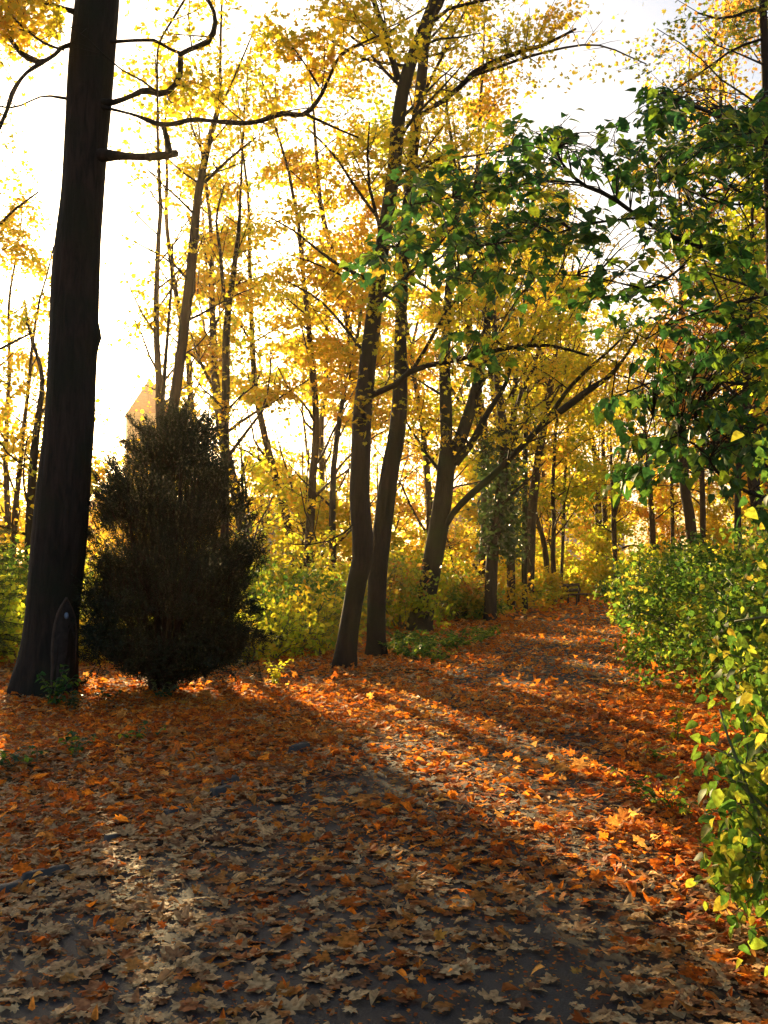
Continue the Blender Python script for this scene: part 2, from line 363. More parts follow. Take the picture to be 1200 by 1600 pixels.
# ------------------------------------------------------------------ tree growth
def unit(v): return v / (np.linalg.norm(v) + 1e-9)
class Tree:
    def __init__(s, seed): s.tubes = []; s.anch = []; s.r = np.random.default_rng(seed)
    def branch(s, p, d, L, r, level, up=.05, wig=.16, kids=(4, 5, 5), spread=(35, 65), step=.4, leafy=True, t0=.25):
        g = s.r; n = max(3, int(L / step) + 1); st = L / (n - 1)
        pts = [np.array(p, float)]; d = unit(np.array(d, float)); dirs = [d]
        for k in range(n - 1):
            d = unit(d + g.normal(0, wig, 3) + np.array([0, 0, up])); pts.append(pts[-1] + d * st); dirs.append(d)
        pts = np.array(pts); rad = np.linspace(r, max(r * .3, .003), n)
        s.tubes.append((pts, rad, level))
        if level > 0: s.kids(pts, rad, dirs, level, kids, spread, up, wig, step, t0)
        if level <= 1 and leafy: s.anch.append(pts[max(1, n // 3):])
        return pts
    def kids(s, pts, rad, dirs, level, kids, spread, up, wig, step, t0=.25, lens=None, t1=1.0):
        g = s.r; n = len(pts); L = np.linalg.norm(np.diff(pts, axis=0), axis=1).sum() if lens is None else lens
        k = kids[level - 1]
        for q in range(k):
            t = t0 + (t1 - t0) * (q + g.random()) / k; i = min(int(t * (n - 1)), n - 1)
            d = dirs[min(i, len(dirs) - 1)]
            a = R(g.uniform(*spread)); v = unit(np.cross(d, g.normal(0, 1, 3)))
            cd = d * math.cos(a) + v * math.sin(a)
            cl = L * g.uniform(.38, .62) * (1.15 - .45 * t)
            s.branch(pts[i], cd, max(cl, .3), max(rad[i] * g.uniform(.4, .6), .005), level - 1, up, wig, kids, spread, step)
    def sprout(s, pts, rad, k, length, level, t0, t1, kids, rise=.3, up=.04, wig=.16, rfac=.4, step=.4, side=None):
        """branches from a traced trunk or limb"""
        g = s.r; n = len(pts)
        for q in range(k):
            t = t0 + (t1 - t0) * (q + g.random()) / k; i = min(int(t * (n - 1)), n - 2)
            a = g.uniform(0, 2 * math.pi); d = np.array([math.cos(a), math.sin(a), rise + g.uniform(-.15, .3)])
            if side is not None: d[:2] += np.array(side)
            f = np.array([0, 0, 0]) + pts[i] + (pts[i + 1] - pts[i]) * g.random()
            L = length * g.uniform(.6, 1.15) * (1.1 - .5 * (t - t0) / max(t1 - t0, .01))
            s.branch(f, d, L, min(max(rad[i] * rfac, .008), .02 * L + .01), level, up, wig, kids, step=step)

def thin(tubes, g, filt=True):
    keep = []
    for pts, rad, lv in tubes:
        if filt and lv <= 1:
            px, py = project(pts[len(pts) // 2][None])
            if py[0] > -40 and -60 < px[0] < 1260 and g.random() > dens(px, py)[0] * 2.2 + (.40 if lv else .10): continue
        if filt and lv <= 1 and not sun_keep(pts[len(pts) // 2][None], g)[0] and (lv == 0 or g.random() < .6): continue
        keep.append((pts, rad, lv))
    return keep
SHAFT = -.12
LIT = []          # ground patches that get sun: (x, y, rx, ry)
def sun_keep(pos, g, soft=False):
    u = pos[:, 0] * math.cos(SUN_AZ) - pos[:, 1] * math.sin(SUN_AZ); v = pos[:, 2] * math.cos(SUN_EL) - (pos[:, 0] * math.sin(SUN_AZ) + pos[:, 1] * math.cos(SUN_AZ)) * math.sin(SUN_EL)
    shaft = wob(u, v * 1.6, 1.9, 6) + .6 * wob(u, v, 5.1, 2)
    t = pos[:, 2] / SV[2]; x = pos[:, 0] - SV[0] * t; y = pos[:, 1] - SV[1] * t
    w = np.zeros(len(pos))
    for (a, b, rx, ry, k) in LIT: w = np.maximum(w, k * (((x - a) / rx) ** 2 + ((y - b) / ry) ** 2 < 1))
    w = np.where(w > .8, .985, w)
    if soft: w = w * .35
    w = np.maximum(w, (.7 if soft else .93) * (shaft > SHAFT)); return g.random(len(pos)) > w
def leaves(anch, g, per, spread, size, tmpls, mb, filt=True, droop=.5, flat=.6, clump=.5, gain=1.0, ok=None, gaps=True, soft=False):
    A = np.concatenate(anch) if isinstance(anch, list) else anch
    if len(A) == 0: return
    cl = .5 + .5 * wob(A[:, 0] + A[:, 2] * .6, A[:, 1] + A[:, 2], 1.7, 3); n = np.maximum(0, np.round(per * (1 - clump + 2 * clump * cl))).astype(int)
    pos = np.repeat(A, n, 0); pos = pos + g.normal(0, spread, pos.shape) * np.array([1, 1, .7])
    if filt:
        px, py = project(pos); de = dens(px, py) * gain
        de = np.where((px < -60) | (px > 1260) | (py < -60), .5, de)
        pos = pos[g.random(len(pos)) < de]
    if gaps: pos = pos[sun_keep(pos, g, soft)]
    if ok is not None: pos = pos[ok(pos)]
    if len(pos) == 0: return
    d = g.normal(0, 1, pos.shape); d[:, 2] = d[:, 2] * .5 - droop
    nn = g.normal(0, 1, pos.shape) * (1 - flat); nn[:, 2] += flat
    sz = size * g.uniform(.65, 1.25, len(pos))
    w = g.integers(0, len(tmpls), len(pos))
    for k, t in enumerate(tmpls):
        q = w == k
        if q.any(): put(mb, t, pos[q], d[q], nn[q], sz[q])

MAP1 = [maple((-.4, -.3, .2), detail=1, seed=1), maple((.5, -.4, -.3), detail=1, seed=2)]
MAP0 = [maple((-.4, -.3, .2), detail=0, seed=3), maple((.5, .2, -.3), detail=0, seed=4)]
MAPB = maple((-.5, -.9, .3), detail=1, seed=9)
OV = [ovate(2, .14, .2), ovate(2, .05, .35, .40)]
OV1 = [ovate(1, .14, .2), ovate(1, .02, .1, .4)]

def build_wood(name, tubes, mat, parent, sides=(3, 4, 6, 10, 14)):
    m = MB()
    for pts, rad, lv in tubes: tube(m, pts, rad, sides[min(max(lv, 0), 4)], rough=.05 if lv >= 3 else 0, seed=lv)
    return m.build(name, mat, parent, smooth=True)

def px_path(spec, Y, dY=0.0, step=.35):
    """spec = (px, py, width_px) list -> world points + radii"""
    pts = []; rad = []; n = len(spec)
    for k, s in enumerate(spec):
        y = Y + dY * k / max(n - 1, 1) if not (len(s) > 3) else s[3]
        pts.append(P(s[0], s[1], y)); rad.append(s[2] / 2 / FPX * y)
    return smooth_path(pts, rad, step)
def ground_path(spec, Y, step=.35, top=None, dY=0.0):
    pts, rad = px_path(spec, Y, dY, step)
    b = pts[0].copy(); b[2] = gz(b[0], b[1]) - .25
    if b[2] < pts[0][2] - .02:
        m = max(2, int((pts[0][2] - b[2]) / step))
        ext = [b + (pts[0] - b) * q / m for q in range(m)]
        pts = np.vstack([ext, pts]); rad = np.r_[np.full(len(ext), rad[0]), rad]
    if top:
        d = unit(pts[-1] - pts[-4]); n = int(top / .5); e = [pts[-1]]; er = [rad[-1]]
        g = np.random.default_rng(int(Y * 10))
        for k in range(n):
            d = unit(d + g.normal(0, .07, 3) + np.array([0, 0, .05])); e.append(e[-1] + d * .5); er.append(rad[-1] * (1 - .9 * (k + 1) / n) + .01)
        pts = np.vstack([pts, e[1:]]); rad = np.r_[rad, er[1:]]
    return pts, rad

# sunlit pools on the ground (kept free of leaves overhead): x, y, rx, ry, strength
LIT += [(-2.2, 15.5, 3.0, 3.4, .85), (0.8, 12.2, 2.4, 2.0, .93), (1.9, 8.6, 1.9, 3.0, .9), (2.9, 6.2, 1.2, 3.2, .9), (2.0, 4.9, .75, 1.6, .85), (3.3, 10.5, 1.3, 1.6, .85),
        (-2.2, 14.8, 2.0, 1.6, .9), (3.6, 22.5, 1.6, 1.0, .85), (2.3, 15.5, 2.0, .7, .6), (-1.35, 5.2, .25, 2.5, .9), (-4.9, 10.5, .7, 3, .8), (7, 34, 2.5, 1.2, .8),
        (5.2, 16, 2, 3.5, .9), (3.6, 6, 1.4, 3, .9), (-3, 21, 4, 4.5, .88), (1, 26, 3, 5, .72), (3, 34, 3.5, 6, .72), (6, 45, 4.5, 9, .72), (6, 12, 3, 6, .85), (-6, 30, 6, 8, .4), (-8, 22, 6, 6, .6), (-3, 17, 5, 5, .85), (8, 22, 3, 7, .85), (12, 40, 4, 10, .75)]

# ------------------------------------------------------------------ the big tree at left
def big_tree():
    Y0 = 12.4
    rows = [(-260, 172, 62), (-120, 160, 66), (0, 152, 69), (100, 143, 68), (200, 136, 67), (300, 129, 68), (400, 120, 71), (500, 116, 71), (575, 113, 74),
            (650, 109, 78), (750, 100, 80), (850, 92, 80), (950, 83, 80), (1000, 78, 85), (1040, 73, 92), (1070, 68, 100), (1096, 66, 108)][::-1]
    pts = [P(c, y, Y0) for y, c, w in rows]; rad = [w / 2 / FPX * Y0 for y, c, w in rows]
    b = pts[0].copy(); b[2] -= .35; pts = [b] + pts; rad = [rad[0] * 1.1] + rad
    top = pts[-1]; d = unit(pts[-1] - pts[-2])
    for k in range(1, 9): pts.append(top + d * k * .9 + np.array([.05 * k, 0, 0])); rad.append(rad[len(rows)] * (1 - .1 * k))
    pts, rad = smooth_path(pts, rad, .10)
    root = empty('broadleaf_tree', (pts[0][0], Y0, gz(pts[0][0], Y0)), 'thick dark trunk at far left with a pointed bark wound near its foot', 'tree')
    S = 64; n = len(pts); t = np.gradient(pts, axis=0); t /= np.linalg.norm(t, axis=1)[:, None]
    u = np.array([0, 1., 0]) - t[:, 1:2] * t; u /= np.linalg.norm(u, axis=1)[:, None]; w = np.cross(t, u)
    a = np.arange(S) * 2 * math.pi / S; z = pts[:, 2:3]
    fl = np.exp(-np.clip(z - .0, 0, 9) / .32)
    rr = rad[:, None] * (1 + fl * (.05 + .16 * np.maximum(0, np.cos(5 * a + .6)) ** 1.5))
    br = np.sin(23 * a[None] + 1.2 * np.sin(z * 1.7) + 2 * np.sin(z * .8 + a[None] * 2)) * .5 + np.sin(11 * a[None] + 3 * np.sin(z * .9 + 2)) * .5
    br = br + .6 * np.abs(np.sin(17 * a[None] + 2.5 * np.sin(z * 1.1 + 3 * np.sin(a[None] * 3))))
    rr = rr * (1 + .016 * br) + .012 * np.sin(z * 2.1 + a * 2) + .05 * np.exp(-((z - 4.55) / .12) ** 2) * np.maximum(0, np.cos(a - 4.7)) ** 3
    V = pts[:, None] + rr[..., None] * (np.cos(a)[None, :, None] * u[:, None] + np.sin(a)[None, :, None] * w[:, None])
    i = np.arange(n - 1)[:, None] * S; j = np.arange(S)[None]; j2 = (j + 1) % S
    m = MB(); m.add(V.reshape(-1, 3), None, np.stack([i + j, i + j2, i + S + j2, i + S + j], -1).reshape(-1, 4))
    m.build('trunk', M['bark1'], root, smooth=True)
    # wound on the side that faces the path
    def surf(px, py, out):
        q = P(px, py, Y0 - .35)
        for _ in range(3):
            k = int(np.argmin(abs(pts[:, 2] - q[2]))); r = rad[k] * (1 + .12 * math.exp(-max(q[2], 0) / .32)); dx = q[0] - pts[k][0]
            q = P(px, py, Y0 - math.sqrt(max(r * r - dx * dx, .001)))
        v = q - pts[k]; v[2] = 0; return q + unit(v) * out
    Lf = [(80, 1075), (81, 1040), (82, 1005), (86, 975), (93, 952), (103, 934)]
    Rt = [(109, 1090), (112, 1060), (116, 1020), (117, 985), (114, 962), (103, 934)]
    mr = MB()
    for side in (Lf, Rt):
        p_, r_ = smooth_path([surf(x, y, .012) for x, y in side], [.019] * 5 + [.014], .05); tube(mr, p_, r_, 8, rough=.12, seed=2)
    rim = mr.build('wound_rim', M['rim'], root, smooth=True)
    mw = MB(); V = []; K = 12; H = 9
    for h in range(K):
        tt = h / (K - 1); y = 1082 - tt * 142
        xl = np.interp(-y, [-b for a_, b in Lf], [a_ for a_, b in Lf]); xr = np.interp(-y, [-b for a_, b in Rt], [a_ for a_, b in Rt])
        for s_ in range(H):
            f = s_ / (H - 1); V.append(surf(xl + (xr - xl) * f, y, .022 - .012 * math.sin(math.pi * f) + .006 * math.sin(f * 23 + h)))
    i = np.arange(K - 1)[:, None] * H; j = np.arange(H - 1)[None]
    mw.add(V, None, np.stack([i + j, i + j + 1, i + H + j + 1, i + H + j], -1).reshape(-1, 4)); mw.build('bare_wood', M['scar'], root, smooth=True)
    mt = MB(); c = surf(101, 962, .035); e = [c + np.array([.024 * math.cos(q), -.004 * math.cos(q), .040 * math.sin(q)]) for q in np.arange(10) * .628]
    e2 = [p + np.array([0, .03, 0]) for p in e]
    mt.add([c - np.array([0, .006, 0])] + e + e2, [[0, 1 + k, 1 + (k + 1) % 10] for k in range(10)], [[1 + k, 11 + k, 11 + (k + 1) % 10, 1 + (k + 1) % 10] for k in range(10)])
    mt.build('pale_patch', M['pale'], root)
    # limbs
    T = Tree(11)
    def limb(spec, name='branch', y=12.3, dY=0, twig=6, L=1.0, lv=1, t0=.3, leafy=True, side=None, kids=(3, 4)):
        p, r = px_path(spec, y, dY, .12); m_ = MB()
        r = r * (1 + .12 * np.sin(np.arange(len(r)) * 1.3)); tube(m_, p, r, 9, rough=.08, seed=3)
        T2 = Tree(int(spec[0][1]) + 5); T2.sprout(p, r, twig, L, lv, t0, 1, kids, rise=.35, rfac=.35, step=.22, side=side)
        for a_, b_, c_ in thin(T2.tubes, T2.r): tube(m_, a_, b_, 4)
        m_.build(name, M['bark1'], root, smooth=True)
        if leafy: T.anch.extend(T2.anch)
    limb([(150, 243, 24), (180, 243, 15), (225, 245, 12), (255, 243, 12), (277, 239, 12)], twig=1, L=.2, t0=.9, leafy=False)
    limb([(267, 240, 8), (262, 222, 9), (258, 205, 8), (255, 195, 7)], twig=0, leafy=False)
    limb([(150, 165, 10), (172, 170, 5), (215, 181, 5), (250, 194, 9), (270, 194, 8), (300, 187, 7), (340, 190, 7), (400, 191, 8), (440, 178, 8), (477, 178, 9), (500, 152, 6), (515, 120, 6), (530, 88, 5), (560, 70, 4), (592, 56, 3)], twig=15, L=1.3, dY=-.9, t0=.45, kids=(4, 4))
    limb([(477, 178, 5), (520, 198, 4), (560, 215, 3)], twig=5, L=.8, t0=.2, y=11.6)
    limb([(498, 135, 4), (480, 105, 3), (455, 70, 2)], twig=5, L=.7, t0=.2, y=11.5)
    limb([(150, 160, 16), (176, 160, 9), (205, 150, 9), (225, 141, 10), (258, 146, 10), (275, 130, 9), (283, 110, 8), (281, 86, 9), (300, 76, 9), (328, 62, 9), (336, 40, 8), (332, 12, 7), (318, -8, 6), (290, -30, 5)], twig=10, L=1.1, t0=.25, dY=-.5, kids=(4, 4))
    limb([(150, 66, 12), (180, 65, 6), (215, 63, 6), (245, 64, 5), (262, 75, 5), (279, 82, 6)], twig=5, L=1.0, t0=.2)
    limb([(246, 160, 3), (246, 120, 3), (248, 70, 3), (270, 30, 4), (292, -6, 3)], twig=5, L=.8, t0=.3, y=12.0)
    limb([(130, 22, 12), (108, 16, 7), (70, 4, 7), (35, 1, 6), (-30, 6, 5), (-120, -20, 4)], twig=12, L=1.2, t0=.1, kids=(4, 4))
    limb([(125, 70, 9), (100, 72, 6), (80, 90, 7), (62, 97, 8), (35, 85, 8), (10, 55, 8), (-30, 40, 7), (-110, 10, 5)], twig=12, L=1.2, t0=.15, kids=(4, 4))
    limb([(78, 90, 6), (40, 115, 6), (22, 140, 7), (10, 175, 7), (-4, 205, 7), (-50, 280, 6), (-100, 310, 4)], twig=7, L=1.0, t0=.1, y=12.1, dY=-.5)
    limb([(12, 0, 4), (18, 22, 4), (45, 50, 4), (75, 70, 4), (100, 78, 4)], twig=6, L=.8, t0=.1, y=11.9)
    limb([(110, 155, 5), (70, 150, 3), (20, 168, 3), (-30, 160, 2)], twig=4, L=.7, t0=.2)
    # upper crown, above the picture
    hi = Tree(21); k0 = np.searchsorted(pts[:, 2], 9.5)
    hi.sprout(pts[k0:], rad[k0:], 12, 4.5, 2, .1, 1, (4, 5), rise=.7, rfac=.4, step=.5)
    build_wood('upper_branches', hi.tubes, M['bark1'], root)
    m = MB(); g = np.random.default_rng(5)
    def nosun(p):
        x, y = project(p); return ~((x > 155) & (x < 262) & (y > 175)) & ~((x > 60) & (x < 200) & (y > 120)) & ~((x > 98) & (x < 195)) & ~((x < 100) & (y > 60) & (g.random(len(p)) < .6))
    leaves(T.anch, g, 18, .13, .08, MAP1, m, ok=nosun, gain=1.8)
    leaves(hi.anch, g, 2.2, .25, .10, MAP0, m, filt=True)
    m.build('crown', M['yellow'], root)
    m = MB(); c = P(82, 17, 11.9)[None]; c = P(167, 30, 11.9)[None]
big_tree()

# ------------------------------------------------------------------ yew
def yew():
    Yc = 12.8; b = np.array([-2.82, Yc, float(gz(-2.82, Yc))])
    root = empty('yew_bush', b, 'dense dark bushy yew standing right beside the thick left trunk', 'bush')
    prof = [(1072, 205, 290), (1050, 165, 345), (1030, 140, 385), (1000, 128, 405), (960, 130, 392), (910, 130, 403), (870, 142, 402), (830, 153, 392), (790, 156, 376), (760, 168, 360),
            (735, 186, 350), (710, 208, 338), (690, 232, 326), (670, 252, 312), (655, 264, 298), (640, 275, 288)]
    g = np.random.default_rng(3); m = MB(); st = MB()
    pyv = np.array([q[0] for q in prof])[::-1]; lo = np.array([q[1] for q in prof])[::-1]; hi = np.array([q[2] for q in prof])[::-1]
    tips = []
    N = 7500
    py = g.uniform(640, 1062, N * 2); a = g.uniform(0, 2 * math.pi, N * 2); s_ = np.sqrt(g.uniform(.03, 1, N * 2))
    l = np.interp(py, pyv, lo); h = np.interp(py, pyv, hi); c = (l + h) / 2; hw = (h - l) / 2
    hw = hw * .92; px = c + hw * s_ * np.cos(a)
    yy = Yc + hw / FPX * Yc * s_ * np.sin(a) * .95
    px = px + 6 * np.sin(py * .11) * np.cos(a) + 5 * np.sin(py * .047 + 3 * a)
    keep = (g.random(N * 2) < np.clip(hw / 120, .12, 1)) & (wob(px * .035 + 2 * np.sin(a), py * .05, 1.0, 3) > -.30)
    for k in np.where(keep)[0]:
        q = P(px[k], py[k] , Yc); q = np.array([q[0], yy[k], q[2]])
        out = np.array([math.cos(a[k]), math.sin(a[k]), 0]) * .55 * s_[k] + np.array([0, 0, 1.0])
        if py[k] > 930: out[2] = .25
        d = unit(out + g.normal(0, .28, 3)); L = g.uniform(.16, .46) 
        tips.append((q, d, L))
    for _ in range(150):
        y0 = g.uniform(675, 1040); l0 = np.interp(y0, pyv, lo); h0 = np.interp(y0, pyv, hi); a0 = g.uniform(0, 2 * math.pi); c0 = (l0 + h0) / 2; w0 = (h0 - l0) / 2
        q0 = P(c0 + w0 * .93 * math.cos(a0), y0, Yc); q0[1] = Yc + w0 / FPX * Yc * .93 * math.sin(a0); ax = unit(np.array([math.cos(a0) * .75, math.sin(a0) * .75, .9 if y0 < 930 else .15]) + g.normal(0, .25, 3)); LL = g.uniform(.18, .42)
        for _ in range(22):
            t = g.random(); tips.append((q0 + ax * LL * t + g.normal(0, .045 * (1.2 - t), 3), unit(ax + g.normal(0, .35, 3)), g.uniform(.09, .16)))
    # feathery spires round the top
    for x, y, n in [(178, 712, 26), (205, 690, 22), (285, 648, 30), (300, 660, 20), (262, 668, 22), (322, 690, 20), (340, 712, 22), (158, 745, 16), (230, 690, 24), (388, 800, 12), (140, 785, 10), (395, 845, 14), (400, 985, 18), (398, 1000, 10), (250, 680, 20)]:
        for _ in range(n):
            t = g.random(); q = P(x + g.normal(0, 5 + 9 * t), y + 55 * t, Yc + g.uniform(-.25, .25)); tips.append((q, unit(np.array([g.normal(0, .2), g.normal(0, .2), 1])), g.uniform(.12, .22)))
    pos = []; dd = []; nn = []; sz = []
    for q, d, L in tips:
        K = int(L / .014); f = (np.arange(K) / K)[:, None]
        p = q + d * L * (f - .3); sx = unit(np.cross(d, g.normal(0, 1, 3))); sgn = np.where(np.arange(K) % 2 == 0, 1, -1)[:, None]
        pos.append(p); dd.append(sx * sgn + d * .9 + g.normal(0, .25, (K, 3))); nn.append(g.normal(0, 1, (K, 3))); sz.append(g.uniform(.035, .06, K) * (1.1 - .4 * f[:, 0]))
    put(m, blade, np.concatenate(pos), np.concatenate(dd), np.concatenate(nn), np.concatenate(sz) * 1.1)
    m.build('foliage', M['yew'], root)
    for k in range(0, len(tips), 3):
        q, d, L = tips[k]; tube(st, [q - d * L * .5, q + d * L * .6], [.006, .002], 3, cap=False)
    m2 = MB()
    for k, (x0, x1, y1) in enumerate([(242, 195, 760), (250, 235, 700), (258, 288, 670), (262, 320, 720), (240, 160, 900), (266, 370, 880), (256, 262, 800)]):
        p, r = px_path([(x0, 1090, 13), (x0 + (x1 - x0) * .15, 1020, 12), (x0 + (x1 - x0) * .6, (1020 + y1) / 2, 8), (x1, y1, 3)], Yc + .15 * math.sin(k * 2.2), step=.15)
        tube(m2, p, r, 7, rough=.08)
    m2.build('stems', M['bark1'], root, smooth=True); st.build('twigs', M['bark1'], root)
yew()

# ------------------------------------------------------------------ traced trees
def traced(name, label, Y, trunk, limbs=(), bark='bark2', leaf='yellow', top=6, seed=1, sprout=(14, 2.2, 1, .35, 1, (4, 4)), per=4, spread=.16, size=.10,
           tm=None, side=10, cat='tree', group=None, extra=None, gain=1.25, ivy=None, hi=(8, 3.5), burr=None, twigs=None):
    p, r = ground_path(trunk, Y, top=top)
    root = empty(name, (p[0][0], Y, gz(p[0][0], Y)), label, cat, group)
    m = MB(); z = p[:, 2] - p[0][2] - .25
    r2 = r * (1 + .35 * np.exp(-np.clip(z, 0, 9) / .18)); tube(m, p, r2, side, rough=.035, seed=seed)
    T = Tree(seed); m.build('trunk', M[bark], root, smooth=True)
    k, L, lv, a, b, kids = sprout
    vis = len(p)
    T.sprout(p, r, k, L, lv, a, b, kids, rise=.55, rfac=.35)
    if top and hi: 
        q = int(len(p) * .62); T.sprout(p[q:], r[q:], hi[0], hi[1], 2, .1, 1, (4, 4), rise=.9, rfac=.45)
    for sp in limbs:
        spec, dY, kk, LL, lv = sp
        y0 = Y
        lp, lr = px_path(spec, y0, dY, .3); ml = MB(); tube(ml, lp, lr, 7, rough=.04)
        T.sprout(lp, lr, kk, LL, lv, .25, 1, kids, rise=.35, rfac=.4)
        ml.build('branch', M[bark], root, smooth=True)
    tb = thin(T.tubes, T.r)
    if len(tb) > 12: build_wood('twigs', tb, M[bark], root, (3, 3, 5, 6, 6))
    m = MB(); leaves(T.anch, T.r, per, spread, size, tm or MAP0, m, gain=gain)
    if extra: extra(m, T.r, p)
    if m.n: m.build('crown', M[leaf], root)
    if ivy:
        mi = MB(); g = T.r; n, x0, x1, y0, y1 = ivy
        X_ = g.uniform(x0, x1, n); Y_ = g.uniform(y0, y1, n)
        cx = np.array([P(a, b, Y + g.normal(0, .5)) for a, b in zip(X_ * .5 + .5 * ((x0 + x1) / 2 + g.normal(0, (x1 - x0) * .28, n)), Y_)])
        put(mi, OV1[0], cx, np.c_[g.normal(0, 1, (n, 2)), g.normal(-.5, .5, n)], g.normal(0, 1, (n, 3)), g.uniform(.12, .24, n)); mi.build('ivy', M['ivy'], root)
    return root, p, r

def trunk_leaves(y0, y1, n, sp=12, size=.11):
    def f(m, g, p):
        a = g.uniform(y0, y1, n * 3)
        zz = p[:, 2]; ks = np.array([np.argmin(abs(project(p)[1] - q)) for q in a])
        c = np.sin(a * .09 + 1) + np.sin(a * .031)
        ks = ks[g.random(len(ks)) < np.clip(.35 + .4 * c, .05, 1)]
        pos = p[ks] + g.normal(0, sp / FPX * 15, (len(ks), 3)) + np.array([0, -.15, 0])
        put(m, MAP1[0], pos, np.c_[g.normal(0, 1, (len(ks), 2)), g.normal(-.4, .4, len(ks))], np.c_[g.normal(0, .6, (len(ks), 2)), np.ones(len(ks))], g.uniform(.6, 1.2, len(ks)) * size)
    return f

traced('maple_tree', 'slim dark maple trunk, left one of the twin pair at the path bend', 15.6,
       [(537, 1052, 33), (543, 1000, 31), (551, 950, 30), (560, 900, 31), (569, 862, 34), (566, 830, 33), (562, 780, 32), (564, 700, 31), (565, 650, 30), (571, 600, 27), (575, 560, 26), (583, 500, 25), (589, 450, 24), (597, 390, 23), (606, 330, 22), (617, 250, 22), (622, 190, 22), (632, 130, 21), (650, 75, 19), (668, 30, 18), (682, -10, 16), (700, -80, 14)],
       [([(622, 125, 12), (612, 90, 11), (602, 50, 10), (590, 20, 9), (578, -20, 8)], -.4, 8, 1.4, 1),
        ([(572, 622, 12), (592, 613, 10), (620, 600, 9), (645, 578, 10), (690, 568, 8), (740, 556, 8), (800, 543, 7), (860, 540, 6), (920, 556, 4)], -1.5, 16, 1.2, 1),
        ([(646, 576, 6), (668, 540, 6), (690, 500, 6), (725, 450, 5), (760, 400, 5), (800, 345, 4), (850, 300, 3)], -1, 12, 1.2, 1),
        ([(660, 60, 7), (690, 20, 6), (740, 4, 5), (790, -6, 4)], -.5, 6, 1.2, 1),
        ([(560, 812, 3), (530, 838, 3), (495, 850, 2), (450, 850, 2)], -.6, 4, .8, 1),
        ([(590, 340, 5), (560, 300, 5), (520, 240, 4), (480, 200, 3)], -.6, 12, 1.3, 1),
        ([(575, 560, 6), (545, 520, 5), (500, 470, 4), (450, 440, 3)], 1.2, 14, 1.3, 1)],
       seed=31, extra=trunk_leaves(220, 680, 230), per=11, spread=.2, size=.078, tm=MAP1, side=16, sprout=(26, 1.9, 1, .38, .9, (4, 4)))
traced('maple_tree', 'slim dark maple trunk, right one of the twin pair, with a knobbly foot', 18.0,
       [(588, 1030, 29), (588, 980, 29), (590, 900, 30), (596, 840, 30), (603, 780, 30), (608, 740, 29), (618, 690, 27), (623, 650, 26), (626, 590, 22), (626, 520, 19), (628, 460, 18), (632, 400, 18), (636, 330, 18), (644, 250, 18), (652, 180, 18), (660, 110, 17), (667, 50, 15), (685, 0, 12), (700, -60, 10)],
       [([(650, 185, 8), (680, 165, 8), (710, 145, 8), (735, 118, 10), (765, 100, 9), (800, 85, 8), (850, 70, 6), (900, 45, 4)], -.8, 16, 1.3, 1),
        ([(735, 120, 5), (770, 108, 5), (815, 92, 5), (850, 82, 4), (930, 70, 3), (1010, 100, 2)], -1.2, 10, 1.0, 1),
        ([(655, 160, 5), (690, 90, 5), (720, 30, 4), (745, -20, 4)], .5, 10, 1.3, 1),
        ([(640, 262, 5), (680, 250, 4), (730, 245, 3), (790, 235, 3)], .5, 10, 1.2, 1),
        ([(632, 430, 5), (655, 440, 4), (690, 470, 3)], .5, 5, 1.0, 1)],
       seed=32, extra=trunk_leaves(180, 640, 170), per=11, spread=.22, size=.082, tm=MAP1, side=14, sprout=(26, 2.2, 1, .4, .95, (4, 4)))
traced('old_mossy_tree', 'stout mossy forked trunk with a long leaning limb, right of the twin maples', 25,
       [(652, 995, 42), (660, 960, 34), (668, 920, 32), (677, 870, 32), (686, 820, 31), (693, 770, 29), (697, 730, 28), (698, 690, 19), (697, 640, 20), (695, 580, 18), (698, 510, 15), (702, 440, 12), (712, 360, 9)],
       [([(690, 835, 9), (705, 806, 10), (730, 778, 11), (770, 743, 11), (810, 703, 10), (850, 662, 10), (890, 632, 12), (925, 606, 10), (950, 590, 8), (975, 560, 5), (1010, 505, 4)], -2.5, 16, 2.0, 1),
        ([(838, 672, 9), (862, 645, 8), (885, 612, 7), (915, 580, 6), (955, 545, 4), (985, 515, 3)], -2.2, 10, 1.5, 1),
        ([(700, 735, 20), (718, 690, 21), (735, 640, 19), (748, 590, 17), (757, 540, 15), (765, 480, 14), (778, 410, 10), (800, 330, 6)], .8, 16, 2.2, 1),
        ([(712, 725, 12), (735, 695, 12), (765, 640, 9), (790, 600, 7), (800, 560, 6)], -.5, 8, 1.5, 1)],
       bark='bark3', seed=33, top=4, per=8, spread=.26, size=.13, side=14, sprout=(24, 2.4, 1, .3, 1, (4, 4)))
traced('ivy_clad_tree', 'slim straight trunk wrapped in dark ivy, nearest the bend in the path', 29.5,
       [(766, 976, 19), (767, 920, 20), (770, 860, 19), (778, 800, 18), (786, 740, 17), (789, 700, 16), (784, 650, 14), (778, 600, 12), (774, 540, 10), (770, 470, 8)],
       [([(792, 700, 8), (800, 660, 8), (812, 620, 7), (835, 570, 5), (850, 520, 4)], .5, 10, 2.0, 1)],
       bark='bark4', seed=34, top=5, per=6, spread=.3, size=.15, sprout=(16, 2.4, 1, .3, 1, (4, 4)), ivy=(1500, 735, 822, 670, 870))
traced('ivy_clad_tree', 'second ivy dark trunk, thinner, behind the first ivy trunk', 36,
       [(799, 930, 13), (798, 870, 14), (797, 820, 14), (799, 740, 12), (802, 660, 10), (806, 580, 8)],
       bark='bark4', seed=35, top=4, per=5, spread=.3, size=.15, sprout=(10, 2.4, 1, .45, 1, (4, 4)), ivy=(900, 775, 828, 720, 880))
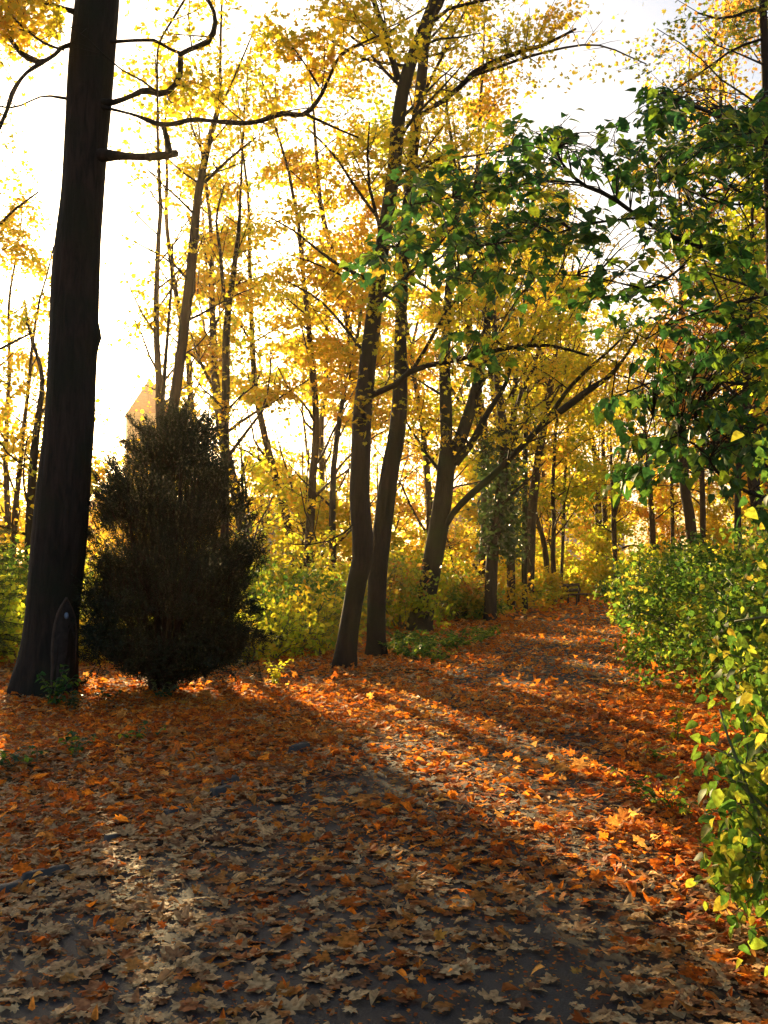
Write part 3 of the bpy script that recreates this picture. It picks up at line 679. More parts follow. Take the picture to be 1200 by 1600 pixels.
traced('bare_pole_tree', 'pale thin upright trunk standing against the darker straight one left of the bench', 37,
       [(820, 938, 9), (819, 880, 9), (820, 800, 9), (821, 700, 8), (822, 640, 7), (820, 570, 5)], bark='bark3', seed=36, top=3, per=4, spread=.3, size=.15, sprout=(10, 2, 1, .5, 1, (4, 4)))
traced('park_tree', 'brown straight trunk that leans right above, close behind the pale thin one', 41,
       [(826, 905, 17), (828, 860, 17), (831, 800, 16), (838, 740, 14), (846, 690, 13), (853, 640, 12), (862, 590, 9), (872, 520, 6)], bark='bark4', seed=37, top=5, per=6, spread=.4, size=.17, sprout=(18, 3, 1, .35, 1, (4, 4)))
traced('park_tree', 'short slanting dark trunk left of the bench', 46,
       [(856, 912, 9), (853, 870, 9), (848, 840, 8), (841, 818, 7), (830, 780, 6), (815, 730, 4)], bark='bark4', seed=38, top=2, per=5, spread=.4, size=.17, sprout=(10, 2.5, 1, .3, 1, (4, 4)))
traced('young_tree', 'very thin straight young trunk just left of the bench', 46,
       [(877, 915, 5), (879, 860, 5), (881, 800, 5), (883, 740, 4), (886, 680, 3)], bark='bark4', seed=39, top=3, per=6, spread=.4, size=.17, sprout=(12, 2, 1, .3, 1, (4, 4)))
traced('park_tree', 'left stem of the close pair of far trunks behind the bench', 58,
       [(938, 888, 12), (936, 840, 12), (934, 780, 10), (930, 720, 8), (922, 670, 6), (912, 600, 4)], bark='bark4', seed=40, top=3, per=5, spread=.5, size=.2, sprout=(18, 4, 1, .3, 1, (5, 4)))
traced('park_tree', 'right stem of the close pair of far trunks behind the bench', 59,
       [(948, 886, 9), (947, 840, 9), (944, 780, 8), (943, 720, 7), (942, 660, 5), (948, 580, 4)], bark='bark4', seed=41, top=3, per=5, spread=.5, size=.2, sprout=(18, 4, 1, .3, 1, (5, 4)))
traced('young_tree', 'thin dark forked trunk at the end of the path, right of the bench', 54,
       [(962, 922, 6), (961, 870, 7), (959, 820, 8), (958, 790, 6), (956, 750, 5), (954, 680, 3)],
       [([(959, 810, 5), (966, 785, 5), (973, 750, 4), (985, 700, 3)], 0, 8, 2, 1)], bark='bark4', seed=42, top=2, per=5, spread=.5, size=.18, sprout=(14, 3, 1, .3, 1, (5, 4)))
traced('park_tree', 'far trunk with one low limb reaching left, right of the path end', 60,
       [(1020, 884, 12), (1020, 850, 10), (1019, 810, 9), (1016, 770, 8), (1012, 720, 6), (1006, 640, 4)],
       [([(1014, 858, 5), (998, 853, 4), (982, 853, 4), (965, 860, 3)], 0, 6, 1.5, 1)], bark='bark4', seed=43, top=3, per=6, spread=.5, size=.2, sprout=(22, 4, 1, .3, 1, (5, 4)))
traced('park_tree', 'far slim trunk above the right hand hedge, third from the path end', 62,
       [(1052, 880, 7), (1051, 830, 6), (1050, 780, 6), (1048, 700, 4)], bark='bark4', seed=44, top=3, per=6, spread=.5, size=.2, sprout=(18, 4, 1, .3, 1, (5, 4)), leaf='lime')
traced('park_tree', 'rust leaved far tree whose trunk rises high above the right hand hedge', 50,
       [(1098, 880, 9), (1098, 800, 9), (1097, 740, 8), (1100, 660, 7), (1106, 580, 5)], bark='bark4', seed=45, top=4, per=6, spread=.5, size=.18, leaf='russet', sprout=(24, 4, 1, .3, 1, (5, 4)))
traced('tall_slim_tree', 'tall slim trunk leaning right that rises from behind the yew', 20,
       [(262, 1010, 20), (264, 800, 19), (268, 660, 17), (279, 580, 17), (289, 500, 16), (297, 430, 15), (303, 370, 15), (309, 310, 13), (320, 250, 12), (332, 200, 10), (342, 165, 8), (344, 110, 5), (345, 50, 4), (347, 0, 3)],
       [([(320, 285, 6), (340, 265, 5), (362, 245, 4), (400, 215, 3)], -.5, 7, 1.0, 1),
        ([(342, 170, 4), (355, 145, 3), (375, 100, 3), (400, 40, 2)], 0, 7, 1.0, 1),
        ([(318, 240, 4), (300, 200, 3), (296, 170, 2)], 0, 4, .9, 1)],
       seed=46, top=2, hi=None, per=5, spread=.18, size=.10, tm=MAP1, side=12, sprout=(18, 1.6, 1, .45, .98, (4, 4)), gain=1.4)
traced('slim_tree', 'slim trunk hung with yellow leaves just right of the yew top', 24,
       [(351, 1000, 14), (351, 800, 14), (351, 700, 13), (353, 600, 13), (354, 520, 12), (357, 480, 11), (364, 430, 9), (372, 370, 7), (376, 300, 4), (379, 230, 3)],
       [([(353, 480, 7), (348, 440, 6), (344, 390, 5), (338, 345, 4), (350, 290, 3)], 0, 8, 1.2, 1)],
       seed=47, top=2, hi=None, per=6, spread=.22, size=.12, sprout=(26, 1.9, 1, .3, .98, (4, 4)), extra=trunk_leaves(380, 700, 160), gain=1.2)
traced('young_tree', 'thin leafy sapling stem behind the top of the yew', 23,
       [(246, 1000, 8), (250, 700, 8), (256, 600, 7), (262, 520, 5), (268, 440, 4), (270, 380, 3)], seed=48, top=0, hi=None, per=5, spread=.2, size=.11, sprout=(14, 1.3, 1, .4, .98, (4, 4)))
traced('park_tree', 'dark trunk half hidden behind the left edge of the thick trunk', 26,
       [(44, 960, 16), (48, 800, 15), (52, 720, 13), (60, 650, 10), (66, 590, 7), (50, 530, 5)], seed=49, top=1, hi=None, per=6, spread=.3, size=.13, sprout=(20, 2.6, 1, .3, 1, (4, 4)))
traced('park_tree', 'yellow tree leaning in from beyond the left edge of the picture', 22,
       [(-95, 1010, 20), (-90, 800, 18), (-80, 650, 16), (-70, 500, 14), (-60, 380, 10), (-40, 300, 7)],
       [([(-72, 460, 6), (-30, 390, 5), (20, 330, 4), (60, 300, 3)], 0, 10, 1.2, 1), ([(-80, 620, 6), (-40, 570, 5), (10, 540, 4), (50, 520, 3)], 0, 10, 1.2, 1)],
       seed=50, top=2, per=6, spread=.2, size=.11, tm=MAP1, sprout=(18, 2.2, 1, .3, 1, (4, 4)))
# dark trunk at the right edge, high up
traced('park_tree', 'slim dark tree at the upper right edge, with mixed rust and green leaves', 15,
       [(1222, 1000, 26), (1218, 700, 22), (1206, 400, 18), (1200, 250, 15), (1196, 100, 13), (1192, 0, 11), (1190, -60, 9)],
       [([(1198, 150, 8), (1180, 170, 7), (1165, 200, 5), (1152, 240, 4)], -.5, 5, .9, 1),
        ([(1196, 10, 5), (1160, 20, 5), (1130, 30, 4), (1090, 20, 3)], -.5, 9, 1.2, 1),
        ([(1195, 60, 5), (1150, 75, 4), (1100, 110, 3), (1040, 150, 2)], -.3, 9, 1.2, 1),
        ([(1200, 330, 5), (1160, 300, 4), (1110, 280, 3)], -.3, 9, 1.2, 1)],
       seed=51, leaf='shrub2', per=9, spread=.2, size=.075, tm=MAP1, sprout=(34, 2.3, 1, .3, 1, (5, 4)), gain=1.6)

# ------------------------------------------------------------------ trees filling the wood
def wood_tree(x, y, h, crown0, rad, leaf, seed, label, per, size, group, kids=5, nprim=16, ascend=.8, filt=True):
    g = np.random.default_rng(seed); zb = float(gz(x, y)); b = np.array([x, y, zb])
    n = max(6, int(h / .8)); pts = [b - np.array([0, 0, .3])]; d = unit(np.array([g.normal(0, .06), g.normal(0, .06), 1]))
    for k in range(n): d = unit(d + g.normal(0, .05, 3) + np.array([0, 0, .06])); pts.append(pts[-1] + d * (h / n))
    pts = np.array(pts); r0 = .011 * h * g.uniform(.7, 1.1); r = np.linspace(r0, .02, len(pts))
    root = empty('autumn_tree', b, label, 'tree', group)
    m = MB(); tube(m, pts, r, 8, rough=.04); m.build('trunk', M['bark4'], root, smooth=True)
    T = Tree(seed); T.sprout(pts, r, nprim, rad, 2, crown0 / h, 1, (kids, 4), rise=ascend, rfac=.4, step=.6, up=.06)
    tb = thin(T.tubes, g, filt)
    if len(tb) > 8: build_wood('branches', tb, M['bark4'], root, (3, 3, 5, 6, 6))
    m = MB(); leaves(T.anch, g, per, .38, size, [diamond, penta], m, filt=filt); 
    if m.n: m.build('crown', M[leaf], root)
far = [  # x, y, height, crown base, reach, leaf
 (-13, 34, 16, 3, 4, 'yellow'), (-11.2, 30, 12, 1.5, 3.6, 'yellow'), (-19, 45, 18, 2, 5, 'gold'), (-4.5, 33, 15, 2, 4, 'yellow'), (-1.5, 29, 13, 1.6, 3.4, 'gold'),
 (-7, 42, 17, 2, 4.8, 'gold'), (-2.5, 40, 19, 2.5, 4.6, 'yellow'), (1.5, 36, 18, 2.5, 4.4, 'lime'), (3.5, 44, 20, 3, 5, 'yellow'), (0, 52, 22, 3, 5.5, 'gold'),
 (6.5, 55, 22, 3, 5.5, 'gold'), (-12, 56, 15, 2, 5, 'yellow'), (-24, 60, 14, 1, 5.5, 'gold'), (-5.5, 64, 22, 3, 6, 'yellow'), (4, 68, 24, 3, 6, 'yellow'), (11, 66, 22, 3, 6, 'gold'),
 (16, 72, 24, 2.5, 6, 'yellow'), (22, 76, 22, 3, 6, 'gold'), (27, 66, 22, 3, 6, 'lime'), (21, 58, 20, 3, 5.5, 'yellow'), (25, 48, 18, 3, 5, 'russet'), (18, 45, 18, 2.5, 4.5, 'gold'),
 (14.5, 34, 15, 3, 4, 'russet'), (32, 80, 22, 2, 6, 'gold'), (13, 82, 24, 2, 6.5, 'yellow'), (-16, 72, 14, 1, 5, 'gold'), (-30, 75, 16, 1, 6, 'yellow'), (8.5, 24, 12, 3.2, 3.2, 'lime'),
 (-1, 78, 24, 2, 6, 'gold'), (7.5, 44, 16, 2, 3.8, 'lime'), (22, 50, 14, 2, 4.5, 'gold'), (24, 62, 16, 2, 5, 'yellow'), (29, 72, 18, 1, 6, 'yellow'), (19, 36, 12, 2, 4, 'lime'), (28, 56, 16, 2, 5, 'gold'), (36, 88, 20, 1, 7, 'gold'),
 (3.6, 37, 24, 5, 3.8, 'gold'), (12.6, 32, 22, 6, 3.6, 'russet'), (15.5, 38, 25, 6, 4, 'yellow'), (6.2, 50, 27, 6, 4.4, 'yellow'), (16.5, 34, 23, 6, 4, 'russet'), (14.6, 46, 26, 8, 4.4, 'gold'),
 (-6.2, 28, 17, 4, 3.4, 'yellow'), (-4.0, 30, 18, 5, 3.4, 'gold'), (-2.4, 32, 18, 4, 3.4, 'yellow'), (-5.4, 35.5, 20, 5, 4, 'yellow'), (-3.2, 37.5, 20, 5, 4, 'lime'), (-.6, 34, 20, 5, 3.6, 'gold')]
for k, (x, y, h, c0, rd, lf) in enumerate(far):
    wood_tree(x, y, h, c0, rd, lf, 100 + k, 'one of the many hazy autumn trees filling the wood beyond the shrubs', 20 if k < 36 else 12, .10 + y * .0017, 'autumn trees filling the wood')
# small dense understory trees
und = [(-3.6, 27, 5.0), (-8.8, 29, 5.0), (-5, 42, 8.5), (-6.5, 54, 10), (-3.6, 49, 9.5), (-8.4, 62, 10), (-10, 48, 8.5), (-4.8, 36.5, 7), (-12.5, 60, 9), (-1.6, 57, 10), (-7.6, 40, 7), (-2.4, 38, 7), (-17, 64, 9), (-21, 50, 8), (-7.2, 33, 7), (-4.2, 31.5, 6.5), (-2.0, 34.5, 7), (-11.5, 44, 9), (-.2, 30, 5.2), (1.2, 33, 5), (-3, 33, 6), (-6.8, 36, 6), (-10.5, 40, 6), (-9.2, 26, 4.6), (-14.5, 40, 6.5), (2.8, 38, 5.5), (4.4, 46, 6), (5.6, 50, 6.5), (-1, 46, 7), (2.2, 55, 8), (8, 62, 7), (10.5, 72, 8),
       (14, 64, 7), (18, 66, 7.5), (22, 68, 7), (25, 60, 6.5), (19.5, 52, 6.5), (17, 40, 5.2), (21.5, 44, 6), (26, 74, 8), (-18, 54, 7), (-8.5, 50, 7), (-13, 27, 4.4), (12.5, 56, 4.5), (29, 72, 8), (6.5, 78, 9), (16.5, 84, 9), (13.5, 28, 4)]
for k, (x, y, h) in enumerate(und):
    drop = -float(gz(x, y))
    wood_tree(x, y, h + max(0, drop), .3, h * .42, ['yellow', 'gold', 'yellow', 'lime'][k % 4], 300 + k, 'one of the small bushy yellow trees crowding under the tall ones', 19, .11 + y * .0015, 'small yellow understory trees', kids=4, nprim=14, ascend=.45, filt=True)

# ------------------------------------------------------------------ shrubs
def shrub(x, y, w, h, leaf, seed, label, group=None, nst=14, per=5, size=.07, tm=None, name='shrub', spread=.09, up=-.04, cat='shrub', filt=False, step=.16, kids=(4, 4), droop=.5, lev=2, ok=None, gaps=False):
    g = np.random.default_rng(seed); zb = float(gz(x, y)); root = empty(name, (x, y, zb), label, cat, group)
    T = Tree(seed)
    for k in range(nst):
        a = g.uniform(0, 2 * math.pi); s = g.uniform(.15, 1)
        d = np.array([math.cos(a) * s * w / h, math.sin(a) * s * w / h, 1])
        L = h * g.uniform(.75, 1.1) * math.hypot(1, s * w / h)
        T.branch(np.array([x + math.cos(a) * .12 * w, y + math.sin(a) * .12 * w, zb - .05]), d, L, .012 + .004 * h, lev, up, .13, kids, (25, 60), step, t0=.12)
    inside = lambda q: np.hypot(q[:, 0] - x, q[:, 1] - y) < w * 1.22
    T.tubes = [t_ for t_ in T.tubes if inside(t_[0]).all()]; T.anch = [a_[inside(a_)] for a_ in T.anch]
    build_wood('stems', T.tubes, M['stemg'], root, (3, 3, 4, 4))
    m = MB(); leaves(T.anch, g, per, spread, size, tm or OV1, m, filt=filt, droop=droop, flat=.5, clump=.3, ok=ok, gaps=gaps, soft=True)
    m.build('foliage', M[leaf], root)
    return root
shrub(3.0, 4.75, 1.10, 2.0, 'shrub', 500, 'nearest shrub with large drooping leaves at the right edge of the path', nst=30, per=9, size=.062, tm=[ovate(3, .16, .25), ovate(3, .06, .4, .40)], spread=.08, up=-.10, step=.14, kids=(5, 4), droop=1.0)
shrub(4.05, 7.2, 1.25, 2.1, 'shrub', 501, 'second shrub along the right of the path, tall and half yellow', nst=28, per=8, size=.08, tm=OV, spread=.08, up=-.08, kids=(5, 4), droop=.9)
shrub(4.85, 10.4, 1.35, 1.9, 'shrub', 502, 'third shrub along the right of the path, green and leaning low over the leaves', nst=26, per=8, size=.08, tm=OV, up=-.08, kids=(5, 4))
shrub(4.95, 13.6, 1.45, 1.9, 'shrub', 503, 'fourth shrub along the right of the path, with many yellow leaves', nst=26, per=8, size=.085, up=-.06, kids=(5, 4))
shrub(5.45, 17.0, 1.5, 1.7, 'shrub', 504, 'fifth shrub along the right of the path, bright yellow green', nst=24, per=8.5, size=.09, up=-.06, kids=(5, 4))
shrub(6.6, 21.0, 1.5, 1.6, 'lime', 505, 'sixth shrub along the right of the path, golden yellow', nst=24, per=10, size=.11, up=-.05)
shrub(8.0, 25.5, 1.7, 1.6, 'lime', 506, 'seventh shrub along the right of the path, yellow', nst=22, per=11, size=.12)
shrub(9.5, 30, 1.8, 1.6, 'shrub2', 507, 'eighth shrub along the right of the path, brownish', nst=22, per=11, size=.13)
shrub(6.2, 11.6, 1.5, 2.3, 'shrub2', 508, 'tall shrub in the second row behind the green ones at right, with orange tips', nst=24, per=8, size=.085, kids=(5, 4))
shrub(5.4, 8.2, 1.3, 2.3, 'shrub', 509, 'tall green shrub in the second row at the right edge of the picture', nst=24, per=8, size=.08, kids=(5, 4))
shrub(8.1, 16, 1.7, 2.3, 'shrub2', 510, 'tall mixed yellow and brown shrub in the second row at right', nst=24, per=8, size=.1, kids=(5, 4))
shrub(10.6, 21.5, 1.9, 2.4, 'lime', 511, 'tall golden shrub in the second row, farther back at right', nst=24, per=8, size=.11, kids=(5, 4))
shrub(1.95, 4.05, .52, .95, 'shrub', 512, 'low leafy shoot of green and yellow leaves in the lower right corner', nst=16, per=5, size=.065, tm=[ovate(3, .16, .25), ovate(3, .06, .4, .40)], spread=.06, up=-.08, step=.12, kids=(4, 3), droop=1.0)
k = 0
for x, y, w, h in [(12, 36, 2, 1.7), (14, 42, 2.1, 1.7), (16.4, 48, 2.2, 1.7), (19.5, 54, 2.4, 1.8), (23, 59, 2.5, 2), (14, 27, 2.2, 2.4), (16.5, 34, 2.4, 2.4), (19.5, 41, 2.4, 2.4), (18, 71, 2.8, 2), (21, 78, 3, 2.2)]:
    shrub(x, y, w, h, ['lime', 'shrub2', 'lime', 'gold'][k % 4], 520 + k, 'one of the far shrubs lining the right side where the path bends away', 'far shrubs along the right side', nst=18, per=9, size=.10 + y * .0014); k += 1
# left of the path and behind the yew
k = 0
for px, y, h in [(-60, 16, 1.2), (10, 18, 1.3), (30, 22, 2.0), (150, 17, .7), (195, 19, 1.0), (320, 16.5, .6), (370, 19, .9), (420, 17.5, .8), (455, 21, 1.3), (500, 19, 1.0), (400, 24, 1.6), (520, 24, 1.8), (470, 28, 1.9), (560, 27, 1.7), (330, 25, 1.7), (240, 27, 1.8), 
                 (620, 26, 1.5), (700, 30, 1.3), (600, 32, 2.0), (660, 36, 2), (725, 31.5, 1.2), (745, 36, 1.6), (690, 42, 2.2), (780, 38, 1.4), (800, 42, 1.6), (828, 44, 1.4), (745, 47, 2.2), (820, 50, 2), (850, 52, 1.3), (885, 58, 1.2), (850, 56, 2.2), (925, 59, 1.8), (900, 64, 2.4), (950, 62, 1.8), (985, 66, 2), (1010, 72, 2.5), (960, 76, 2.6), (120, 24, 1.7), (800, 62, 2.6), (1040, 68, 2)]:
    x = (px - 600) / FPX * y
    shrub(x, y, h * 1.15, h, ['lime', 'lime', 'shrub', 'yellow', 'lime', 'shrub2'][k % 6] if y < 34 else ['lime', 'yellow', 'lime', 'gold'][k % 4], 560 + k,
          'one of the low yellow green shrubs growing left of the path under the trees', 'low shrubs along the left side', nst=15, per=7.5, size=.065 + y * .0030, spread=.14, gaps=True); k += 1

# ------------------------------------------------------------------ tree whose green boughs hang in from the right
def near_tree():
    root = empty('lime_tree', (5.0, 7.4, float(gz(5.0, 7.4))), 'green leaved tree whose boughs hang over the path from the right', 'tree')
    tp, tr = smooth_path([(5.0, 7.4, -.2), (4.95, 7.4, 1.5), (4.75, 7.3, 3.2), (4.6, 7.2, 5), (4.5, 7.2, 7.5), (4.4, 7.1, 10)], [.26, .20, .17, .15, .11, .04], .3)
    m = MB(); tube(m, tp, tr, 16, rough=.04); m.build('trunk', M['bark2'], root, smooth=True)
    g = np.random.default_rng(77)
    limbs = [
      ([(1590, 760, 26, 7.3), (1450, 660, 18, 7.1), (1330, 565, 14, 6.9), (1240, 495, 12, 6.7), (1195, 462, 12, 6.6), (1145, 415, 10, 6.5), (1095, 385, 9, 6.4), (1050, 370, 8, 6.3), (1000, 340, 7, 6.2), (950, 305, 7, 6.1), (905, 285, 6, 6.0), (880, 258, 5, 5.9), (866, 230, 4, 5.8)]),
      ([(905, 285, 4, 6.0), (860, 283, 4, 5.9), (815, 288, 3, 5.8), (760, 300, 3, 5.8), (700, 310, 2, 5.7), (640, 320, 2, 5.7)]),
      ([(1560, 520, 20, 7.2), (1400, 400, 12, 6.8), (1290, 300, 10, 6.4), (1210, 232, 7, 6.2), (1140, 190, 5, 6.0), (1080, 165, 4, 5.9), (1030, 148, 3, 5.8)]),
      ([(1600, 900, 16, 7.3), (1400, 840, 10, 6.6), (1260, 800, 8, 6.2), (1195, 778, 7, 6.0), (1150, 760, 6, 5.9), (1118, 735, 5, 5.9), (1100, 705, 4, 5.8), (1060, 680, 3, 5.8)]),
      ([(1095, 385, 5, 6.4), (1050, 430, 4, 6.3), (1010, 450, 4, 6.2), (960, 440, 3, 6.1), (900, 430, 2, 6.0), (840, 430, 2, 6.0)]),
      ([(1330, 565, 7, 6.9), (1240, 590, 6, 6.6), (1160, 600, 5, 6.4), (1080, 590, 4, 6.2), (1010, 600, 3, 6.1), (955, 625, 2, 6.0)]),
      ([(1000, 340, 4, 6.2), (920, 350, 4, 6.1), (850, 370, 3, 6.0), (780, 380, 3, 5.9), (700, 390, 2, 5.9), (620, 385, 2, 5.8)]),
      ([(1195, 462, 5, 6.6), (1120, 480, 4, 6.4), (1060, 500, 3, 6.3), (1010, 530, 2, 6.2)]),
      ([(1290, 300, 5, 6.4), (1220, 300, 4, 6.2), (1150, 320, 4, 6.1), (1080, 300, 3, 6.0), (1010, 260, 2, 5.9), (960, 240, 2, 5.9)]),
      ([(1260, 800, 4, 6.2), (1190, 720, 4, 6.1), (1130, 680, 3, 6.0), (1070, 650, 2, 5.9), (1020, 650, 2, 5.9)]),
      ([(1400, 660, 6, 6.9), (1280, 660, 5, 6.4), (1200, 660, 4, 6.2), (1150, 690, 3, 6.1)]),
    ]
    paths = []
    for sp in limbs:
        p, r = px_path(sp, 6, step=.12); paths.append(p); m = MB(); r = r * (1 + .08 * np.sin(np.arange(len(r)))); tube(m, p, r, 8, rough=.05); m.build('branch', M['bark2'], root, smooth=True)
    allp = np.concatenate(paths)
    # leafy sprays: px, py, rx, ry, sprays
    cl = [(650,300,45,35,16),(610,385,40,22,9),(575,400,18,14,5),(700,285,50,35,20),(760,270,50,35,22),(820,255,55,38,22),(870,215,60,24,18),(930,235,45,40,14),(720,350,60,35,18),(790,350,60,40,20),(850,320,50,35,16),(900,330,50,45,14),(700,400,60,25,12),
          (760,420,60,25,12),(840,420,50,40,16),(900,400,40,45,12),(920,450,30,40,8),(680,340,60,30,12),(960,260,50,40,14),(1010,240,50,35,14),(1040,150,35,22,12),(1040,180,45,25,12),(1100,170,45,30,14),(1160,190,50,40,16),(1110,225,60,40,18),
          (1180,260,40,50,14),(1040,300,60,45,16),(1110,300,60,45,18),(1170,340,50,50,16),(1000,340,45,40,12),(1060,390,60,40,14),(1130,410,50,40,12),(1180,430,40,50,10),(1000,430,50,45,12),(1050,470,55,40,14),(1010,520,45,35,12),(1090,540,60,45,16),(1040,590,60,35,16),
          (970,610,40,18,8),(1130,600,60,40,16),(1180,560,40,50,12),(1020,650,50,35,14),(1060,690,50,35,16),(1010,735,38,30,12),(1110,650,60,45,18),(1160,700,50,40,16),(1100,720,50,30,12),(1190,640,40,60,16),(1180,200,40,40,12),(1120,350,50,40,14),(1060,250,50,30,10),(1150,540,50,50,12),(1080,620,60,40,14),(1130,500,50,40,12),(1190,500,30,40,8),(1195,790,20,14,4),
          (740,525,45,16,7),(650,440,40,14,5),(1300,250,90,120,30),(1300,500,90,120,26),(1300,700,90,80,16),(830,200,40,20,8),(770,560,30,14,3)]
    pos = []; dd = []; nn = []; sz = []; mt = MB()
    for cx, cy, rx, ry, n in cl:
        for _ in range(n):
            a = g.uniform(0, 2 * math.pi); s = math.sqrt(g.random()); q = P(cx + rx * s * math.cos(a), cy + ry * s * math.sin(a), g.uniform(5.2, 6.9))
            if g.random() < .30: continue
            i = int(np.argmin(np.linalg.norm(allp - q, axis=1))); b = allp[i]; v = q - b; L0 = np.linalg.norm(v)
            if L0 > .05:
                mid = b + v * .5 + np.array([0, 0, .12 * L0]); tp_, tr_ = smooth_path([b, mid, q], [.004 + .003 * L0, .0035, .002], .12)
                if L0 < .8: tube(mt, tp_, tr_, 3, cap=False)
            d = unit(v * np.array([1, 1, .3]) + g.normal(0, .5, 3) * max(L0, .3)); L = g.uniform(.14, .30); K = g.integers(4, 8)
            for w in range(K):
                f = (w + 1) / K; p = q + d * L * (f - .3) - np.array([0, 0, .06 * f * f]); sd = unit(np.cross(d, [0, 0, 1])) * (1 if w % 2 else -1)
                ld = unit(d * .7 + sd * .9 + np.array([0, 0, -.45 - .5 * (q[2] < 3.0)]) + g.normal(0, .22, 3)) ; pos.append(p + ld * .03); dd.append(ld)
                nn.append(np.array([0, 0, 1.]) + g.normal(0, .33, 3)); sz.append(g.uniform(.055, .10))
            tube(mt, [q - d * L * .3, q + d * L * .6 - np.array([0, 0, .05])], [.003, .0015], 3, cap=False)
    pos = np.array(pos); dd = np.array(dd); nn = np.array(nn); sz = np.array(sz)
    m = MB(); w = g.integers(0, 3, len(pos))
    for k, t in enumerate([ovate(3, .12, .25, .50), MAPB, ovate(3, .16, .40, .46)]): q = w == k; put(m, t, pos[q], dd[q], nn[q], sz[q])
    mt.build('twigs', M['bark2'], root)
    hi = Tree(78); hi.sprout(tp[8:], tr[8:], 14, 3.2, 2, .3, 1, (4, 4), rise=.5, rfac=.35, step=.4, side=(.9, .2))
    build_wood('upper_branches', hi.tubes, M['bark2'], root)
    def off(p): x, y = project(p); return (x > 1230) | (y < -60)
    leaves(hi.anch, g, 5, .16, .10, OV1, m, filt=False, ok=off)
    m.build('crown', M['green'], root)
near_tree()

# ------------------------------------------------------------------ small spruce at the left
def spruce(x, y, h, seed):
    g = np.random.default_rng(seed); zb = float(gz(x, y)); root = empty('young_spruce', (x, y, zb), 'young spruce with drooping boughs at the left edge behind the thick trunk', 'tree')
    m = MB(); tube(m, [(x, y, zb - .2), (x, y, zb + h * .5), (x + .04, y, zb + h)], [.07, .045, .01], 8); m.build('trunk', M['bark2'], root, smooth=True)
    f = MB(); b = MB(); pos = []; dd = []
    for lay0 in np.arange(.25, h - .1, .15):
        for q in range(8):
            lay = lay0 + g.uniform(-.09, .09); R0 = (h - lay) * .46
            a = g.uniform(0, 6.28); L = R0 * g.uniform(.75, 1.1); n = max(4, int(L / .06)); t = np.linspace(0, 1, n)
            P_ = np.c_[x + math.cos(a) * L * t, y + math.sin(a) * L * t, zb + lay + .05 * t - g.uniform(.05, .5) * L * t ** 1.6 + .12 * L * t ** 4]
            tube(b, P_, np.linspace(.012, .003, n), 3, cap=False)
            for s_ in (-1, 1):
                for i in range(1, n):
                    sd = np.array([-math.sin(a) * s_, math.cos(a) * s_, -.5]); l = .22 * (1 - .5 * t[i]) * min(1, L)
                    for w in range(9): pos.append(P_[i] + unit(sd + np.array([math.cos(a), math.sin(a), 0]) * .5) * l * w / 9); dd.append(g.normal(0, 1, 3) * .7 + sd)
    put(f, blade, np.array(pos), np.array(dd), g.normal(0, 1, (len(pos), 3)), g.uniform(.035, .055, len(pos)))
    b.build('branches', M['bark2'], root); f.build('foliage', M['spruce'], root)
spruce(-6.2, 15.4, 2.9, 9)

# ------------------------------------------------------------------ bench
def box(m, c, s, rot=0):
    x, y, z = s[0] / 2, s[1] / 2, s[2] / 2; v = np.array([[a, b, d] for a in (-x, x) for b in (-y, y) for d in (-z, z)])
    cr, sr = math.cos(rot), math.sin(rot); v = np.c_[v[:, 0] * cr - v[:, 1] * sr, v[:, 0] * sr + v[:, 1] * cr, v[:, 2]] + np.array(c)
    m.add(v, None, [[0, 1, 3, 2], [4, 6, 7, 5], [0, 4, 5, 1], [2, 3, 7, 6], [0, 2, 6, 4], [1, 5, 7, 3]])
def bench():
    x, y = 8.95, 46.0; z = float(gz(x, y)); root = empty('park_bench', (x, y, z), 'dark wooden slatted bench beside the far end of the path', 'bench')
    rz = R(-34)
    def loc(a, b, c):   # a along seat length, b towards the path, c up
        return np.array([x + b * math.cos(rz) - a * math.sin(rz) * -1 * -1, y + b * math.sin(rz) + a * math.cos(rz), z + c])
    def piece(name, mat, items):
        m = MB()
        for (a, b, c, la, lb, lc) in items: box(m, loc(a, b, c), (lb, la, lc), rz)
        m.build(name, M[mat], root)
    for c in (.64, .88): piece('backrest', 'bench', [(0, -.26 - (c - .5) * .2, c, 1.8, .05, .15)])
    for b in (-.16, -.03, .10, .23): piece('seat', 'bench', [(0, b, .46, 1.8, .115, .06)])
    for a in (-.62, .62): piece('leg', 'metal', [(a, .18, .22, .07, .07, .44), (a, -.24, .43, .07, .07, .86), (a, -.03, .425, .06, .40, .05), (a, -.03, .03, .075, .55, .06)])
bench()

# ------------------------------------------------------------------ kerb stones showing at the left edge of the path
def kerb(px, py, w, d, h, rz, seed):
    Yk = CAM_H * FPX / max(py - 890, 1); q = P(px, py, Yk); g = np.random.default_rng(seed); x, y = q[0], Yk; z = float(gz(x, y))
    n = 7; V = []; 
    for i in range(n):
        for j in range(5):
            u = i / (n - 1) * 2 - 1; v = j / 4 * 2 - 1; e = (1 - abs(u) ** 6) * (1 - abs(v) ** 6)
            V.append([u * w / 2, v * d / 2, h * .6 * (.72 + .28 * e) + g.uniform(-.006, .006) if e > .01 else -.06])
    V = np.array(V); c, s = math.cos(rz), math.sin(rz); V = np.c_[V[:, 0] * c - V[:, 1] * s + x, V[:, 0] * s + V[:, 1] * c + y, V[:, 2] + z]
    i = np.arange(n - 1)[:, None] * 5; j = np.arange(4)[None]; m = MB(); m.add(V, None, np.stack([i + j, i + 5 + j, i + 5 + j + 1, i + j + 1], -1).reshape(-1, 4))
    return m.build('kerb_stone', M['asphalt_stone'], smooth=True, origin=(x, y, z))
